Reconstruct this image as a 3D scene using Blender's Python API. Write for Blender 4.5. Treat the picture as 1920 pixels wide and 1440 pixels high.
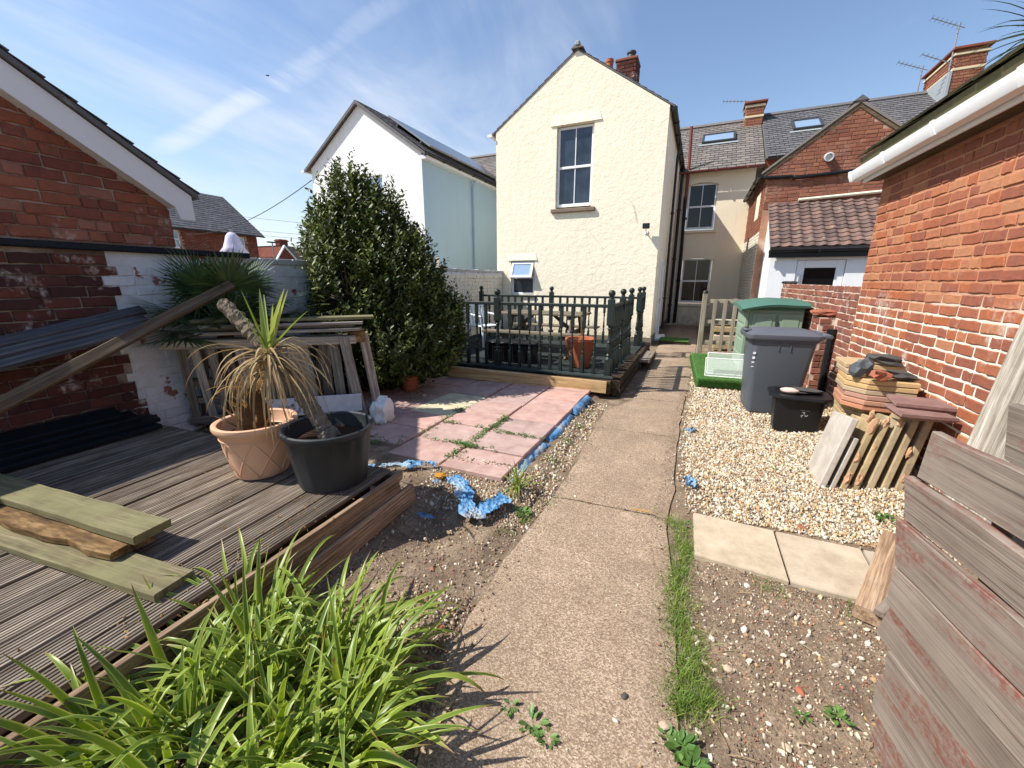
import bpy, math, random, numpy as np
from mathutils import Matrix, Vector, Euler, noise as mnoise
for o in list(bpy.data.objects): bpy.data.objects.remove(o)
R = random.Random(7)
sc = bpy.context.scene
col = sc.collection
PI = math.pi
# ---------------------------------------------------------------- camera
F_PX = 760.0; EYE = Vector((0, 0, 1.62))
PITCH = math.atan(195/F_PX); YAW = math.atan(307*math.cos(PITCH)/F_PX)
fwd = Vector((-math.sin(YAW)*math.cos(PITCH), math.cos(YAW)*math.cos(PITCH), -math.sin(PITCH)))
rgt = Vector((math.cos(YAW), math.sin(YAW), 0)); upv = rgt.cross(fwd)
cd = bpy.data.cameras.new('camera'); cam = bpy.data.objects.new('camera', cd); col.objects.link(cam)
cd.sensor_fit = 'HORIZONTAL'; cd.sensor_width = 36; cd.lens = F_PX/1920*36; cd.clip_start = .03; cd.clip_end = 3000
cm = Matrix((rgt, upv, -fwd)).transposed().to_4x4(); cm.translation = EYE; cam.matrix_world = cm
sc.camera = cam
# ---------------------------------------------------------------- sun, sky, exposure
SUN = Vector((1, .53, -1.32)).normalized()          # direction the light travels
ELEV = math.asin(-SUN.z); AZ = math.atan2(-SUN.x, -SUN.y)   # compass angle of the sun from +Y towards +X
sl = bpy.data.lights.new('sun', 'SUN'); sl.energy = 5.0; sl.angle = math.radians(.55); sl.color = (1, .955, .88)
so = bpy.data.objects.new('sun', sl); col.objects.link(so)
so.rotation_euler = SUN.to_track_quat('-Z', 'Y').to_euler(); so.location = (-20, -10, 30)
w = bpy.data.worlds.new('World'); sc.world = w; w.use_nodes = True
nt = w.node_tree; nt.nodes.clear()
def wn(t, **k):
    n = nt.nodes.new(t)
    for a, v in k.items(): setattr(n, a, v)
    return n
def wl(a, b): nt.links.new(a, b)
sky = wn('ShaderNodeTexSky', sky_type='NISHITA', sun_disc=False, sun_elevation=ELEV, sun_rotation=AZ)
sky.air_density = 1.25; sky.dust_density = .35; sky.ozone_density = 2.0; sky.altitude = 30
bg = wn('ShaderNodeBackground'); bg.inputs['Strength'].default_value = .118
wo = wn('ShaderNodeOutputWorld')
tc = wn('ShaderNodeTexCoord')
def wmath(op, a, b=None, clamp=False):
    n = wn('ShaderNodeMath', operation=op, use_clamp=clamp)
    for i, v in enumerate((a, b)):
        if v is None: continue
        if isinstance(v, (int, float)): n.inputs[i].default_value = v
        else: wl(v, n.inputs[i])
    return n.outputs[0]
sep = wn('ShaderNodeSeparateXYZ'); wl(tc.outputs['Generated'], sep.inputs[0])
zc = wmath('MAXIMUM', sep.outputs[2], .03)
px_ = wmath('DIVIDE', sep.outputs[0], wmath('ADD', zc, .12)); py_ = wmath('DIVIDE', sep.outputs[1], wmath('ADD', zc, .12))
cmb = wn('ShaderNodeCombineXYZ'); wl(px_, cmb.inputs[0]); wl(py_, cmb.inputs[1])
def wnoise(scale, detail, rough, dist, map_scale, rot):
    mp = wn('ShaderNodeMapping'); mp.inputs['Scale'].default_value = map_scale; mp.inputs['Rotation'].default_value = (0, 0, rot)
    wl(cmb.outputs[0], mp.inputs[0])
    n = wn('ShaderNodeTexNoise'); n.inputs['Scale'].default_value = scale; n.inputs['Detail'].default_value = detail
    n.inputs['Roughness'].default_value = rough; n.inputs['Distortion'].default_value = dist; wl(mp.outputs[0], n.inputs[0])
    return n.outputs[0]
def wramp(fac, a, b):
    m = wn('ShaderNodeMapRange'); m.interpolation_type = 'SMOOTHSTEP'; m.inputs[1].default_value = a; m.inputs[2].default_value = b; wl(fac, m.inputs[0]); return m.outputs[0]
# thin cirrus, more of it in the west (left), and two spread contrails lying on the cloud plane
n1 = wnoise(.55, 5, .58, .6, (1, .55, 1), .6)
n2 = wnoise(1.7, 6, .62, 1.0, (1, .35, 1), .7)
cir = wmath('ADD', wmath('MULTIPLY', n1, .65), wmath('MULTIPLY', n2, .35))
west = wramp(px_, .3, -2.6)
cir = wramp(wmath('ADD', cir, wmath('MULTIPLY', west, .19)), .53, .86)
def trail(x0, y0, x1, y1, wd, amp, fade):
    L = math.hypot(x1-x0, y1-y0); ux, uy = (x1-x0)/L, (y1-y0)/L
    wob = wmath('MULTIPLY', wmath('SUBTRACT', n2, .5), .12)
    dx = wmath('SUBTRACT', px_, x0); dy = wmath('SUBTRACT', py_, y0)
    perp = wmath('ABSOLUTE', wmath('ADD', wmath('ADD', wmath('MULTIPLY', dx, -uy), wmath('MULTIPLY', dy, ux)), wob))
    al = wmath('ADD', wmath('MULTIPLY', dx, ux), wmath('MULTIPLY', dy, uy))
    core = wramp(perp, wd, wd*.1)
    ends = wmath('MULTIPLY', wramp(al, -fade, fade), wramp(al, L+fade, L-fade))
    return wmath('MULTIPLY', wmath('MULTIPLY', core, ends), wmath('MULTIPLY', wramp(n2, .28, .6), amp))
TRAILS = []
t1 = trail(-2.5, 1.5, -1.3, 1.335, .11, .68, .22)
t2 = trail(-1.5, 1.36, -.7, 1.17, .065, .45, .1)
t3 = trail(-2.0, .98, -1.5, 1.62, .05, .12, .15)
clo = wmath('MAXIMUM', wmath('MULTIPLY', cir, .72), wmath('MAXIMUM', t1, wmath('MAXIMUM', t2, t3)), clamp=True)
hz = wramp(sep.outputs[2], .26, -.03)
clo = wmath('MAXIMUM', clo, wmath('MULTIPLY', hz, .42))
mx = wn('ShaderNodeMix', data_type='RGBA'); wl(clo, mx.inputs[0]); tint = wn('ShaderNodeMix', data_type='RGBA', blend_type='MULTIPLY'); tint.inputs[0].default_value = 1; wl(sky.outputs[0], tint.inputs[6]); tint.inputs[7].default_value = (1.0, .99, 1.05, 1); wl(tint.outputs[2], mx.inputs[6]); mx.inputs[7].default_value = (5.9, 6.2, 6.7, 1)
wl(mx.outputs[2], bg.inputs[0]); wl(bg.outputs[0], wo.inputs[0])
sc.view_settings.view_transform = 'Standard'; sc.view_settings.look = 'None'; sc.view_settings.gamma = 1
sc.view_settings.exposure = .46; sc.view_settings.use_curve_mapping = False
sc.render.engine = 'CYCLES'; sc.render.resolution_x = 1024; sc.render.resolution_y = 768
sc.cycles.max_bounces = 4; sc.cycles.diffuse_bounces = 3; sc.cycles.glossy_bounces = 2; sc.cycles.transmission_bounces = 2; sc.cycles.transparent_max_bounces = 4; sc.cycles.caustics_reflective = False; sc.cycles.caustics_refractive = False
sc.cycles.use_adaptive_sampling = True; sc.cycles.adaptive_threshold = .02
# ---------------------------------------------------------------- materials
def lin(h, k=1.0):
    h = h.lstrip('#'); o = []
    for i in (0, 2, 4):
        c = int(h[i:i+2], 16)/255; o.append((c/12.92 if c <= .04045 else ((c+.055)/1.055)**2.4)*k)
    return (o[0], o[1], o[2], 1)
class Mt:
    def __init__(s, name, rough=.85, spec=.3):
        s.m = bpy.data.materials.new(name); s.m.use_nodes = True; s.t = s.m.node_tree
        s.b = s.t.nodes['Principled BSDF']; s.b.inputs['Roughness'].default_value = rough; s.b.inputs['Specular IOR Level'].default_value = spec
        s._c = {}; s.h = []
    def n(s, t, **k):
        x = s.t.nodes.new(t)
        for a, v in k.items(): setattr(x, a, v)
        return x
    def l(s, a, b): s.t.links.new(a, b)
    def inp(s, sock, v):
        if isinstance(v, (int, float, tuple)): sock.default_value = v
        else: s.l(v, sock)
    def math(s, op, a, b=0.0, clamp=False):
        x = s.n('ShaderNodeMath', operation=op, use_clamp=clamp); s.inp(x.inputs[0], a); s.inp(x.inputs[1], b); return x.outputs[0]
    def rnd(s):
        if 'r' not in s._c:
            o = s.n('ShaderNodeObjectInfo'); g = s.n('ShaderNodeNewGeometry')
            s._c['r'] = s.math('FRACT', s.math('ADD', o.outputs['Random'], g.outputs['Random Per Island']))
        return s._c['r']
    def vec(s, kind='Object', scale=(1, 1, 1), off=True):
        key = (kind, scale, off)
        if key in s._c: return s._c[key]
        if kind == 'World': src = s.n('ShaderNodeNewGeometry').outputs['Position']
        else: src = s.n('ShaderNodeTexCoord').outputs[kind]
        mp = s.n('ShaderNodeMapping'); mp.inputs['Scale'].default_value = scale; s.l(src, mp.inputs[0])
        if off:
            k = s.math('MULTIPLY', s.rnd(), 41.0); s.l(k, mp.inputs['Location'])
        s._c[key] = mp.outputs[0]; return mp.outputs[0]
    def noise(s, scale, vec, detail=5, rough=.55, dist=0):
        x = s.n('ShaderNodeTexNoise'); x.inputs['Scale'].default_value = scale; x.inputs['Detail'].default_value = min(detail, 4)
        x.inputs['Roughness'].default_value = rough; x.inputs['Distortion'].default_value = dist; s.l(vec, x.inputs[0]); return x.outputs[0]
    def vor(s, scale, vec, feat='F1', out=0):
        x = s.n('ShaderNodeTexVoronoi', feature=feat); x.inputs['Scale'].default_value = scale; s.l(vec, x.inputs[0]); return x.outputs[out]
    def ramp(s, fac, stops, interp='LINEAR'):
        x = s.n('ShaderNodeValToRGB'); cr = x.color_ramp; cr.interpolation = interp
        while len(cr.elements) < len(stops): cr.elements.new(.5)
        for e, (p, c) in zip(cr.elements, stops): e.position = p; e.color = c if isinstance(c, tuple) else lin(c)
        s.inp(x.inputs[0], fac); return x.outputs[0]
    def rng(s, fac, a, b, lo=0., hi=1.):
        x = s.n('ShaderNodeMapRange'); x.inputs[1].default_value = a; x.inputs[2].default_value = b; x.inputs[3].default_value = lo; x.inputs[4].default_value = hi; s.l(fac, x.inputs[0]); return x.outputs[0]
    def mix(s, fac, a, b, mode='MIX'):
        x = s.n('ShaderNodeMix', data_type='RGBA', blend_type=mode); s.inp(x.inputs[0], fac); s.inp(x.inputs[6], a); s.inp(x.inputs[7], b); return x.outputs[2]
    def hsv(s, c, h=.5, sa=1., v=1.):
        x = s.n('ShaderNodeHueSaturation'); s.inp(x.inputs['Hue'], h); s.inp(x.inputs['Saturation'], sa); s.inp(x.inputs['Value'], v); s.inp(x.inputs['Color'], c); return x.outputs[0]
    def col(s, c): s.inp(s.b.inputs['Base Color'], c); return s
    def bump(s, h, strength=.5, dist=.01):
        x = s.n('ShaderNodeBump'); x.inputs['Strength'].default_value = strength; x.inputs['Distance'].default_value = dist; s.l(h, x.inputs['Height'])
        if s.h: s.l(s.h[-1], x.inputs['Normal'])
        s.h.append(x.outputs[0]); s.l(x.outputs[0], s.b.inputs['Normal']); return s
M = {}
def plain(name, hexc, rough=.6, k=1., var=.12, spec=.35, nscale=6., bump=0., bs=60.):
    m = Mt(name, rough, spec); v = m.vec()
    n = m.noise(nscale, v, 6, .6)
    c = m.mix(n, lin(hexc, k*(1-var)), lin(hexc, k*(1+var))); m.col(c)
    if bump: m.bump(m.noise(bs, v, 4), bump, .004)
    M[name] = m.m; return m
def render_mat(name, hexc, k=1., lump=1.0, stain=.08):
    m = Mt(name, .92, .15); v = m.vec('World', (1, 1, 1), False)
    big = m.noise(1.1, v, 5, .6); fine = m.noise(55, v, 3); mid = m.noise(9, v, 5, .65)
    c = m.mix(m.rng(big, .3, .7), lin(hexc, k*(1-stain)), lin(hexc, k))
    c = m.mix(m.rng(mid, .55, .85, 0, .35), c, lin(hexc, k*.8))
    vs = m.vec('World', (5, 5, .35), False); st = m.noise(1.6, vs, 5, .6)
    c = m.mix(m.rng(st, .56, .8, 0, .13), c, lin('#8f8674', k))
    sz = m.n('ShaderNodeSeparateXYZ'); m.l(v, sz.inputs[0]); c = m.mix(m.math('MULTIPLY', m.rng(sz.outputs[2], .75, .1), m.rng(mid, .3, .7, .1, .75)), c, lin('#8d8570', k*.9))
    if lump > .9:
        ce = m.vor(.8, v, 'DISTANCE_TO_EDGE', 0); c = m.mix(m.math('MULTIPLY', m.rng(ce, .006, .002), m.rng(m.noise(2.3, v, 3), .5, .6, 0, .45)), c, lin('#9a907e'))
        m.bump(m.noise(8, v, 4, .6), .35, .04)
    m.col(c); m.bump(m.noise(20, v, 6, .7), .42*lump, .022); m.bump(fine, .4*lump, .008); M[name] = m.m
render_mat('cream', '#fff3d8', 1., 1.0, .06); render_mat('white_render', '#fbfaf6', .96, .5, .04); render_mat('blue_render', '#a9c5da', .92, .3, .05)
render_mat('cream_back', '#f6e8cc', .97, .3, .05); render_mat('plinth', '#8d8378', .8, .6, .2); render_mat('white_paint_wall', '#f5f6f6', .95, .3)
def brick_mat(name, cols, white=.15, wscale=2.2, zlo=None, grime=.25, k=1.):
    m = Mt(name, .93, .15); r = m.rnd(); v = m.vec('World', (1, 1, 1), False)
    c = m.ramp(r, [(i/(len(cols)), lin(h, k)) for i, h in enumerate(cols)], 'CONSTANT')
    n = m.noise(16, v, 6, .62); c = m.mix(m.rng(n, .3, .75), c, m.hsv(c, .505, .9, .68))
    c = m.mix(m.rng(m.noise(70, v, 3), .5, .8, 0, .5), c, m.hsv(c, .5, .8, 1.3))
    g = m.noise(1.3, v, 4, .6); c = m.mix(m.rng(g, .5, .75, 0, grime), c, lin('#3b2c28'))
    wv = m.vec('World', (1, 1, .8), False)
    wn_ = m.math('MULTIPLY', m.rng(m.noise(wscale, wv, 8, .72), .56, .66), m.rng(m.noise(26, v, 6, .7), .38, .6))
    if zlo is not None:
        sp = m.n('ShaderNodeSeparateXYZ'); m.l(v, sp.inputs[0]); wn_ = m.math('MULTIPLY', wn_, m.rng(sp.outputs[2], zlo+.5, zlo-.25))
    c = m.mix(m.math('MULTIPLY', wn_, white), c, lin('#ddd3c6'))
    m.col(c); m.bump(m.noise(40, v, 6, .7), .5, .006); M[name] = m.m
brick_mat('brick_orange', ['#ae6748', '#a55f43', '#b8724f', '#9c5c47', '#b3653f', '#9f5d48', '#bb7c57', '#aa6549'], .8, 2.0, 1.3, .12, .95)
brick_mat('brick_low', ['#9c6250', '#925746', '#a66b56', '#8b5a4f', '#995d4a'], .9, 3.0, 2.2, .22, .9)
brick_mat('brick_gable', ['#a4614c', '#b06a52', '#98584a', '#a7604a', '#8f5145', '#b07562'], .6, 2.5, None, .4, .74)
brick_mat('brick_dark', ['#6e4138', '#63382f', '#7a463a', '#5b3a38', '#704035'], .8, 3.2, None, .5, .8)
brick_mat('brick_house', ['#a4674f', '#9c5f49', '#ae7358', '#99614f', '#a96a50'], .15, 2.0, None, .3, .85)
brick_mat('brick_far', ['#8a4b3c', '#7e4437', '#935342'], .1, 2.0, None, .2, .9)
def painted_brick(name, hexc, k, chip, bhex='#8c4a3c', streak='#8a8078'):
    m = Mt(name, .85, .25); v = m.vec('World', (1, 1, 1), False)
    n = m.noise(14, v, 7, .65); c = m.mix(m.rng(n, .35, .75), lin(hexc, k), lin(hexc, k*.8))
    c = m.mix(m.rng(m.noise(2.2, v, 5), .5, .78, 0, .4), c, lin(streak, k))
    ch = m.math('MULTIPLY', m.rng(m.noise(2.6, v, 8, .75), .60, .64), 1.0)
    c = m.mix(m.math('MULTIPLY', ch, chip), c, lin(bhex)); m.col(c); m.bump(n, .4, .006); M[name] = m.m
painted_brick('brick_white', '#e4e7ec', .9, .9); painted_brick('brick_cream', '#efe6d2', .92, .12, '#a58672', '#b3a594')
painted_brick('brick_grey_white', '#cfcfce', .8, .15)
def mortar(name, hexc, k=1., zsplit=None):
    m = Mt(name, .97, .1); v = m.vec('World', (1, 1, 1), False); n = m.noise(30, v, 6, .7)
    c = m.mix(m.rng(n, .3, .7), lin(hexc, k*.75), lin(hexc, k*1.1)); c = m.mix(m.rng(m.noise(3, v, 4), .45, .7, 0, .5), c, lin('#e3d8c8', k) if zsplit is None else lin(hexc, k*1.15))
    if zsplit:
        sz = m.n('ShaderNodeSeparateXYZ'); m.l(v, sz.inputs[0]); c = m.mix(m.rng(m.math('ADD', sz.outputs[2], m.math('MULTIPLY', m.noise(1.2, v, 4), .5)), zsplit+.3, zsplit+.1), c, lin('#e6dccb'))
    m.col(c); m.bump(n, .6, .008); M[name] = m.m
mortar('mortar_orange', '#bd8867', zsplit=1.45); mortar('mortar_pale', '#d3bda8'); mortar('mortar_brown', '#94796a', .85); mortar('mortar_dark', '#7a6a60', .8); mortar('mortar_far', '#b98a70', .9)
def slate_mat(name, cols, lich, k=1.):
    m = Mt(name, .72, .35); r = m.rnd(); v = m.vec('World', (1, 1, 1), False)
    c = m.ramp(r, [(i/len(cols), lin(h, k)) for i, h in enumerate(cols)], 'CONSTANT')
    c = m.mix(m.rng(m.noise(9, v, 6, .7), .4, .75, 0, .5), c, m.hsv(c, .5, .8, .7))
    lc = m.rng(m.noise(5.5, v, 6, .75), .60, .68); c = m.mix(m.math('MULTIPLY', lc, lich), c, lin('#b9b4a4'))
    m.col(c); m.bump(m.noise(30, v, 5), .3, .005); M[name] = m.m
slate_mat('slate', ['#696768', '#636162', '#706d6f', '#605e5f', '#6b6868'], .35, .95)
slate_mat('slate_brown', ['#837a72', '#7b736c', '#8a8178', '#756e68'], .3, .95)
slate_mat('roof_tile', ['#735d55', '#6a554e', '#7d655b', '#63504a', '#86695c'], .4, .9)
slate_mat('mossy_roof', ['#5c5637', '#4e4a35', '#67613f'], .1, .9)
def wood(name, c0, c1, c2, grain=(1.2, 38, 38), rough=.82, k=1., paint=None, moss=None, rings=0., dirt=.0):
    m = Mt(name, rough, .2); v = m.vec('Object', grain); v2 = m.vec('Object', (1, 1, 1))
    n = m.noise(1.0, v, 8, .62, .5); f = m.noise(4.5, v, 4, .6)
    c = m.ramp(n, [(.28, lin(c0, k)), (.5, lin(c1, k)), (.74, lin(c2, k))])
    c = m.mix(m.rng(f, .35, .62, .55, 0), c, lin(c0, k*.55))
    c = m.hsv(c, .5, 1., m.rng(m.rnd(), 0, 1, .72, 1.18))
    if moss: c = m.mix(m.math('MULTIPLY', m.rng(m.noise(3.2, v2, 6, .65), .42, .62), .85), c, lin(moss))
    if paint:
        pn = m.noise(1.0, m.vec('Object', (2.2, 14, 14)), 8, .7); pm = m.math('MULTIPLY', m.rng(pn, .53, .60), m.rng(m.noise(60, v2, 5, .7), .35, .6))
        c = m.mix(m.math('MULTIPLY', pm, .85), c, lin(paint))
    if dirt: c = m.mix(m.rng(m.noise(4, v2, 6, .7), .48, .7, 0, dirt), c, lin('#4b3c30'))
    m.col(c); m.bump(n, .5, .004); m.bump(f, .35, .002); M[name] = m.m; return m
wood('deck_wood', '#564a40', '#998a79', '#d2c4b0', dirt=.42, k=.96); wood('fascia_wood', '#6a5444', '#ab8d70', '#c9b196', dirt=.35, k=.95)
wood('grey_wood', '#7a7166', '#b9ae9e', '#e6decf', k=.98, dirt=.25)
def gate_mat():
    m = Mt('gate_wood', .88, .15); v2 = m.vec('Object', (1, 1, 1)); big = m.noise(3.5, v2, 4, .6); g1 = m.noise(1., m.vec('Object', (1.6, 90, 90)), 4, .6, .3); g2 = m.noise(1., m.vec('Object', (1.1, 40, 40)), 4, .7, .6)
    c = m.mix(m.rng(big, .3, .7), lin('#6b5f55'), lin('#8d8074')); c = m.mix(m.rng(g1, .35, .7, 0, .5), c, lin('#a89b8d')); c = m.mix(m.rng(g2, .60, .68, 0, .8), c, lin('#453c35'))
    k = m.vor(1., m.vec('Object', (1.6, 5, 5))); c = m.mix(m.rng(k, .10, .05, 0, .85), c, lin('#4a3f36'))
    pm = m.math('MULTIPLY', m.rng(m.noise(1., m.vec('Object', (2.2, 7, 7)), 4, .7), .49, .6), m.rng(m.noise(45, v2, 4, .7), .38, .6)); c = m.mix(m.math('MULTIPLY', pm, .75), c, lin('#80463c'))
    c = m.hsv(c, .5, 1., m.rng(m.rnd(), 0, 1, .85, 1.1)); m.col(c); m.bump(g2, .6, .006); m.bump(g1, .4, .003); M['gate_wood'] = m.m
gate_mat()
wood('old_wood', '#5f554b', '#8c8174', '#ada191', k=.9, dirt=.3)
wood('green_wood', '#635c44', '#83795a', '#a2987a', (1.2, 30, 30), moss='#7d7a55', k=.9, dirt=.3); wood('rotten_wood', '#3b2c1e', '#8a6a44', '#cbaa76', (3, 14, 14))
wood('brown_plank', '#564636', '#7a6752', '#998870', k=.85); wood('pale_plank', '#a58359', '#d0ae7d', '#e6cda2', k=.9, dirt=.2)
wood('blue_grey_wood', '#47474a', '#66666a', '#89898a', k=.85); wood('black_board', '#14181d', '#1d242c', '#2a323a', rough=.55)
wood('sleeper_wood', '#2a221b', '#4d4033', '#6d5d4b', dirt=.4); wood('fence_wood', '#857a69', '#aea28c', '#c9bea8', k=.95)
wood('table_wood', '#5b5245', '#857a67', '#aaa08c', k=.9); wood('decking_green', '#232a29', '#38413f', '#525b58', rough=.7)
plain('green_paint', '#222d2b', .45, 1., .25, .4, 5, .15, 40); plain('dark_green_paint', '#1c2424', .5, 1, .2)
plain('white_plastic', '#f3f4f4', .35, .95, .02); plain('white_barge', '#e6e7ea', .5, .92, .05); plain('black_plastic', '#17181b', .42, 1., .2, .4, 5, .12, 30)
plain('pot_black', '#2a2d30', .5, 1., .2, .4, 5, .15, 25); plain('bin_grey', '#555b62', .5, 1., .06, .35, 3, .1, 160); plain('bin_lid', '#5a5e66', .5, 1., .08, .35, 3, .1, 120)
plain('box_green', '#91a58f', .55, .9, .06, .3, 3, .12, 120); plain('lid_green', '#527a6a', .5, .85, .08); plain('tan_plastic', '#dcae8c', .55, .95, .07, .3, 4, .1, 40)
plain('terracotta', '#b3694c', .7, .95, .15, .2, 6, .15, 40); plain('lead', '#9aa0a2', .6); plain('pipe_red', '#7a4038', .6); plain('metal', '#8b8d90', .4, 1, .1, .5)
plain('cream_pipe', '#e8e0c8', .5); plain('lilac_cloth', '#d3ccdd', .9, .95, .06); plain('yellow_scrap', '#b9812f', .9, 1, .3, .2, 30, .5, 40); plain('brown_bag', '#7a5f4c', .9)
plain('lamp_grey', '#3f4040', .5); plain('white_chair', '#e9ecec', .45, .95, .03); plain('white_board', '#eeece6', .8, .95, .08, .2, 8, .2, 40)
plain('rock_slate', '#5f6468', .8, 1., .35, .25, 14, .8, 30); plain('rock_dark', '#4c4a48', .8, 1., .4, .25, 12, .8, 26); plain('rock_red', '#9a5f49', .9, 1., .3, .2, 16, .8, 34); plain('rock_pink', '#cdb3a8', .85, 1., .25, .2, 20, .5, 40)
plain('flint', '#b8a68d', .8, .95, .3, .3, 20, .6, 40); plain('chimney_cream', '#d6c7a2', .85); plain('mortar_lump', '#bd9674', .95, 1., .3, .1, 18, .9, 40)
def stone_mat(name, hexc, k=1., hex2=None, b=.35, grime=.25):
    m = Mt(name, .9, .2); v = m.vec(); n = m.noise(7, v, 7, .65); f = m.noise(60, v, 4, .6)
    c = m.mix(m.rng(n, .3, .7), lin(hexc, k*.86), lin(hex2 or hexc, k*1.05)); c = m.hsv(c, .5, m.rng(m.rnd(), 0, 1, .8, 1.1), m.rng(m.rnd(), 0, 1, .86, 1.08))
    c = m.mix(m.rng(f, .52, .75, 0, .35), c, m.hsv(c, .5, .9, .7)); c = m.mix(m.rng(m.noise(2.4, v, 6, .7), .5, .72, 0, grime), c, lin('#6b5a4c'))
    m.col(c); m.bump(n, b, .01); m.bump(f, .3, .003); M[name] = m.m
stone_mat('pink_slab', '#bf968a', .97, '#c7a598', .6, .4); stone_mat('pale_slab', '#c2b79a', 1., '#d2c8aa'); stone_mat('beige_flag', '#b9a88f', .95, '#c4b49c', .8, .25)
stone_mat('yellow_slab', '#c9ad82', .95, '#c09f76', .4, .35); stone_mat('salmon_slab', '#bf8668', .95); stone_mat('purple_slab', '#846660', .92, '#94766e', 1., .35); stone_mat('grey_slab', '#b8ad9f', .95, '#c6bcae', .4, .12)
stone_mat('mossy_slab', '#a8946c', .95, '#c3aa80', .8, .5); stone_mat('sill_stone', '#93806c', .9)
m = Mt('concrete_path', .95, .15); v = m.vec('World', (1, 1, 1), False)
vo = m.vor(185, v, 'F1', 1); vd = m.vor(185, v, 'F1', 0); c = m.ramp(m.n('ShaderNodeSeparateColor').outputs[0], [(0, '#5d4b3e'), (.5, '#9c8570'), (1, '#e0cbb0')])
sp = [x for x in m.t.nodes if x.type == 'SEPARATE_COLOR'][0]; m.l(vo, sp.inputs[0])
c = m.mix(.34, c, lin('#a58e73')); big = m.noise(2.2, v, 6, .65)
c = m.mix(m.rng(big, .35, .7, 0, .5), c, lin('#7d6856')); c = m.mix(m.rng(m.noise(.9, v, 4, .6), .5, .72, 0, .4), c, lin('#6f6252')); c = m.mix(m.rng(m.noise(7, v, 6, .7), .55, .75, 0, .35), c, lin('#c3ab90')); c = m.hsv(c, .5, .98, .95)
m.col(c); m.bump(vd, .55, .004); m.bump(m.noise(6, v, 5), .3, .02); M['concrete_path'] = m.m
m = Mt('soil', .97, .1); v = m.vec('World', (1, 1, 1), False)
n = m.noise(5, v, 9, .7); f = m.noise(70, v, 6, .7); c = m.ramp(n, [(.3, lin('#5c4c3a')), (.52, lin('#806d55')), (.75, lin('#a48f72'))]); c = m.mix(m.rng(f, .4, .65, .6, 0), c, lin('#46372c'))
c = m.mix(m.rng(m.vor(55, v), 0, .25, .0, .0), c, c); m.col(m.hsv(c, .5, .86, 1.5)); m.bump(n, .5, .03); m.bump(f, .8, .015); M['soil'] = m.m
def pebble_mat(name, cols, k=1.):
    m = Mt(name, .8, .25); v = m.vec('World', (1, 1, 1), False); c = m.ramp(m.rnd(), [(i/len(cols), lin(h, k)) for i, h in enumerate(cols)], 'CONSTANT')
    c = m.mix(m.rng(m.noise(45, v, 5), .4, .75, 0, .5), c, m.hsv(c, .5, 1.1, .65)); m.col(c); m.bump(m.noise(90, v, 3), .3, .003); M[name] = m.m
pebble_mat('gravel_mat', ['#e6d5b4', '#d8c39b', '#efe6d2', '#c9a878', '#b0906e', '#d3cabb', '#dfd3ba', '#a99a85', '#e8e0d0', '#b89673'], .82)
pebble_mat('rubble_mat', ['#8f7d6b', '#a38e78', '#c9b79c', '#6f6257', '#a5715a', '#8a7564', '#d8cbb4', '#7c6a5b'], .9)
def leaf_mat(name, c0, c1, c2, stripe=None, rough=.4, trans=.25, k=1., spec=.45):
    m = Mt(name, rough, spec); r = m.rnd(); c = m.ramp(r, [(0, lin(c0, k)), (.5, lin(c1, k)), (1, lin(c2, k))])
    if stripe:
        uv = m.n('ShaderNodeTexCoord').outputs['UV']; sp = m.n('ShaderNodeSeparateXYZ'); m.l(uv, sp.inputs[0])
        e = m.math('ABSOLUTE', m.math('SUBTRACT', sp.outputs[0], .5)); c = m.mix(m.rng(e, .3, .46), c, lin(stripe, k))
        c = m.mix(m.rng(m.math('ADD', sp.outputs[1], m.math('MULTIPLY', r, .1)), .93, 1.04), c, lin('#86653c'))
    m.col(c)
    out = m.t.nodes['Material Output']; tr = m.n('ShaderNodeBsdfTranslucent'); m.inp(tr.inputs[0], m.hsv(c, .49, 1.1, 1.25)); ms = m.n('ShaderNodeMixShader'); ms.inputs[0].default_value = trans
    m.l(m.b.outputs[0], ms.inputs[1]); m.l(tr.outputs[0], ms.inputs[2]); m.l(ms.outputs[0], out.inputs[0]); M[name] = m.m
leaf_mat('bush_leaf', '#363f1d', '#475228', '#626b37', rough=.48, trans=.13, k=.95, spec=.32); leaf_mat('bush_tip', '#56632f', '#6a773a', '#858f4a', rough=.45, trans=.18, k=1., spec=.3)
leaf_mat('strap_leaf', '#5f7a2a', '#789234', '#93a644', '#b6bd60', .38, .34, 1.); leaf_mat('palm_leaf', '#364a2b', '#455d33', '#5c7440', rough=.4, trans=.12, k=.9)
leaf_mat('cordy_green', '#758c3c', '#93a64d', '#b2bd6c', rough=.4, trans=.3, k=.95); leaf_mat('cordy_dry', '#9a8360', '#bfa980', '#85704f', rough=.7, trans=.15, spec=.15)
leaf_mat('grass_blade', '#55752c', '#76953a', '#9aa64f', rough=.5, trans=.3, k=.95); leaf_mat('weed_leaf', '#45642c', '#587a36', '#6f9046', rough=.5, trans=.2); leaf_mat('dry_leaf', '#a07c48', '#c0985e', '#8a6a3c', rough=.8, trans=.1, spec=.1)
leaf_mat('turf_blade', '#4a7a38', '#587f40', '#3d6c32', rough=.5, trans=.1, k=.9)
plain('turf', '#4d7238', .9, .9, .25, .1, 60, .8, 200); plain('bark', '#7f7262', .95, .85, .6, .1, 38, 1., 70); plain('fibre', '#5f4a35', .95, .8, .5, .1, 40, 1., 60); plain('dark_soil', '#3c2d22', .97, 1, .4, .1, 30, 1., 60)
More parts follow.
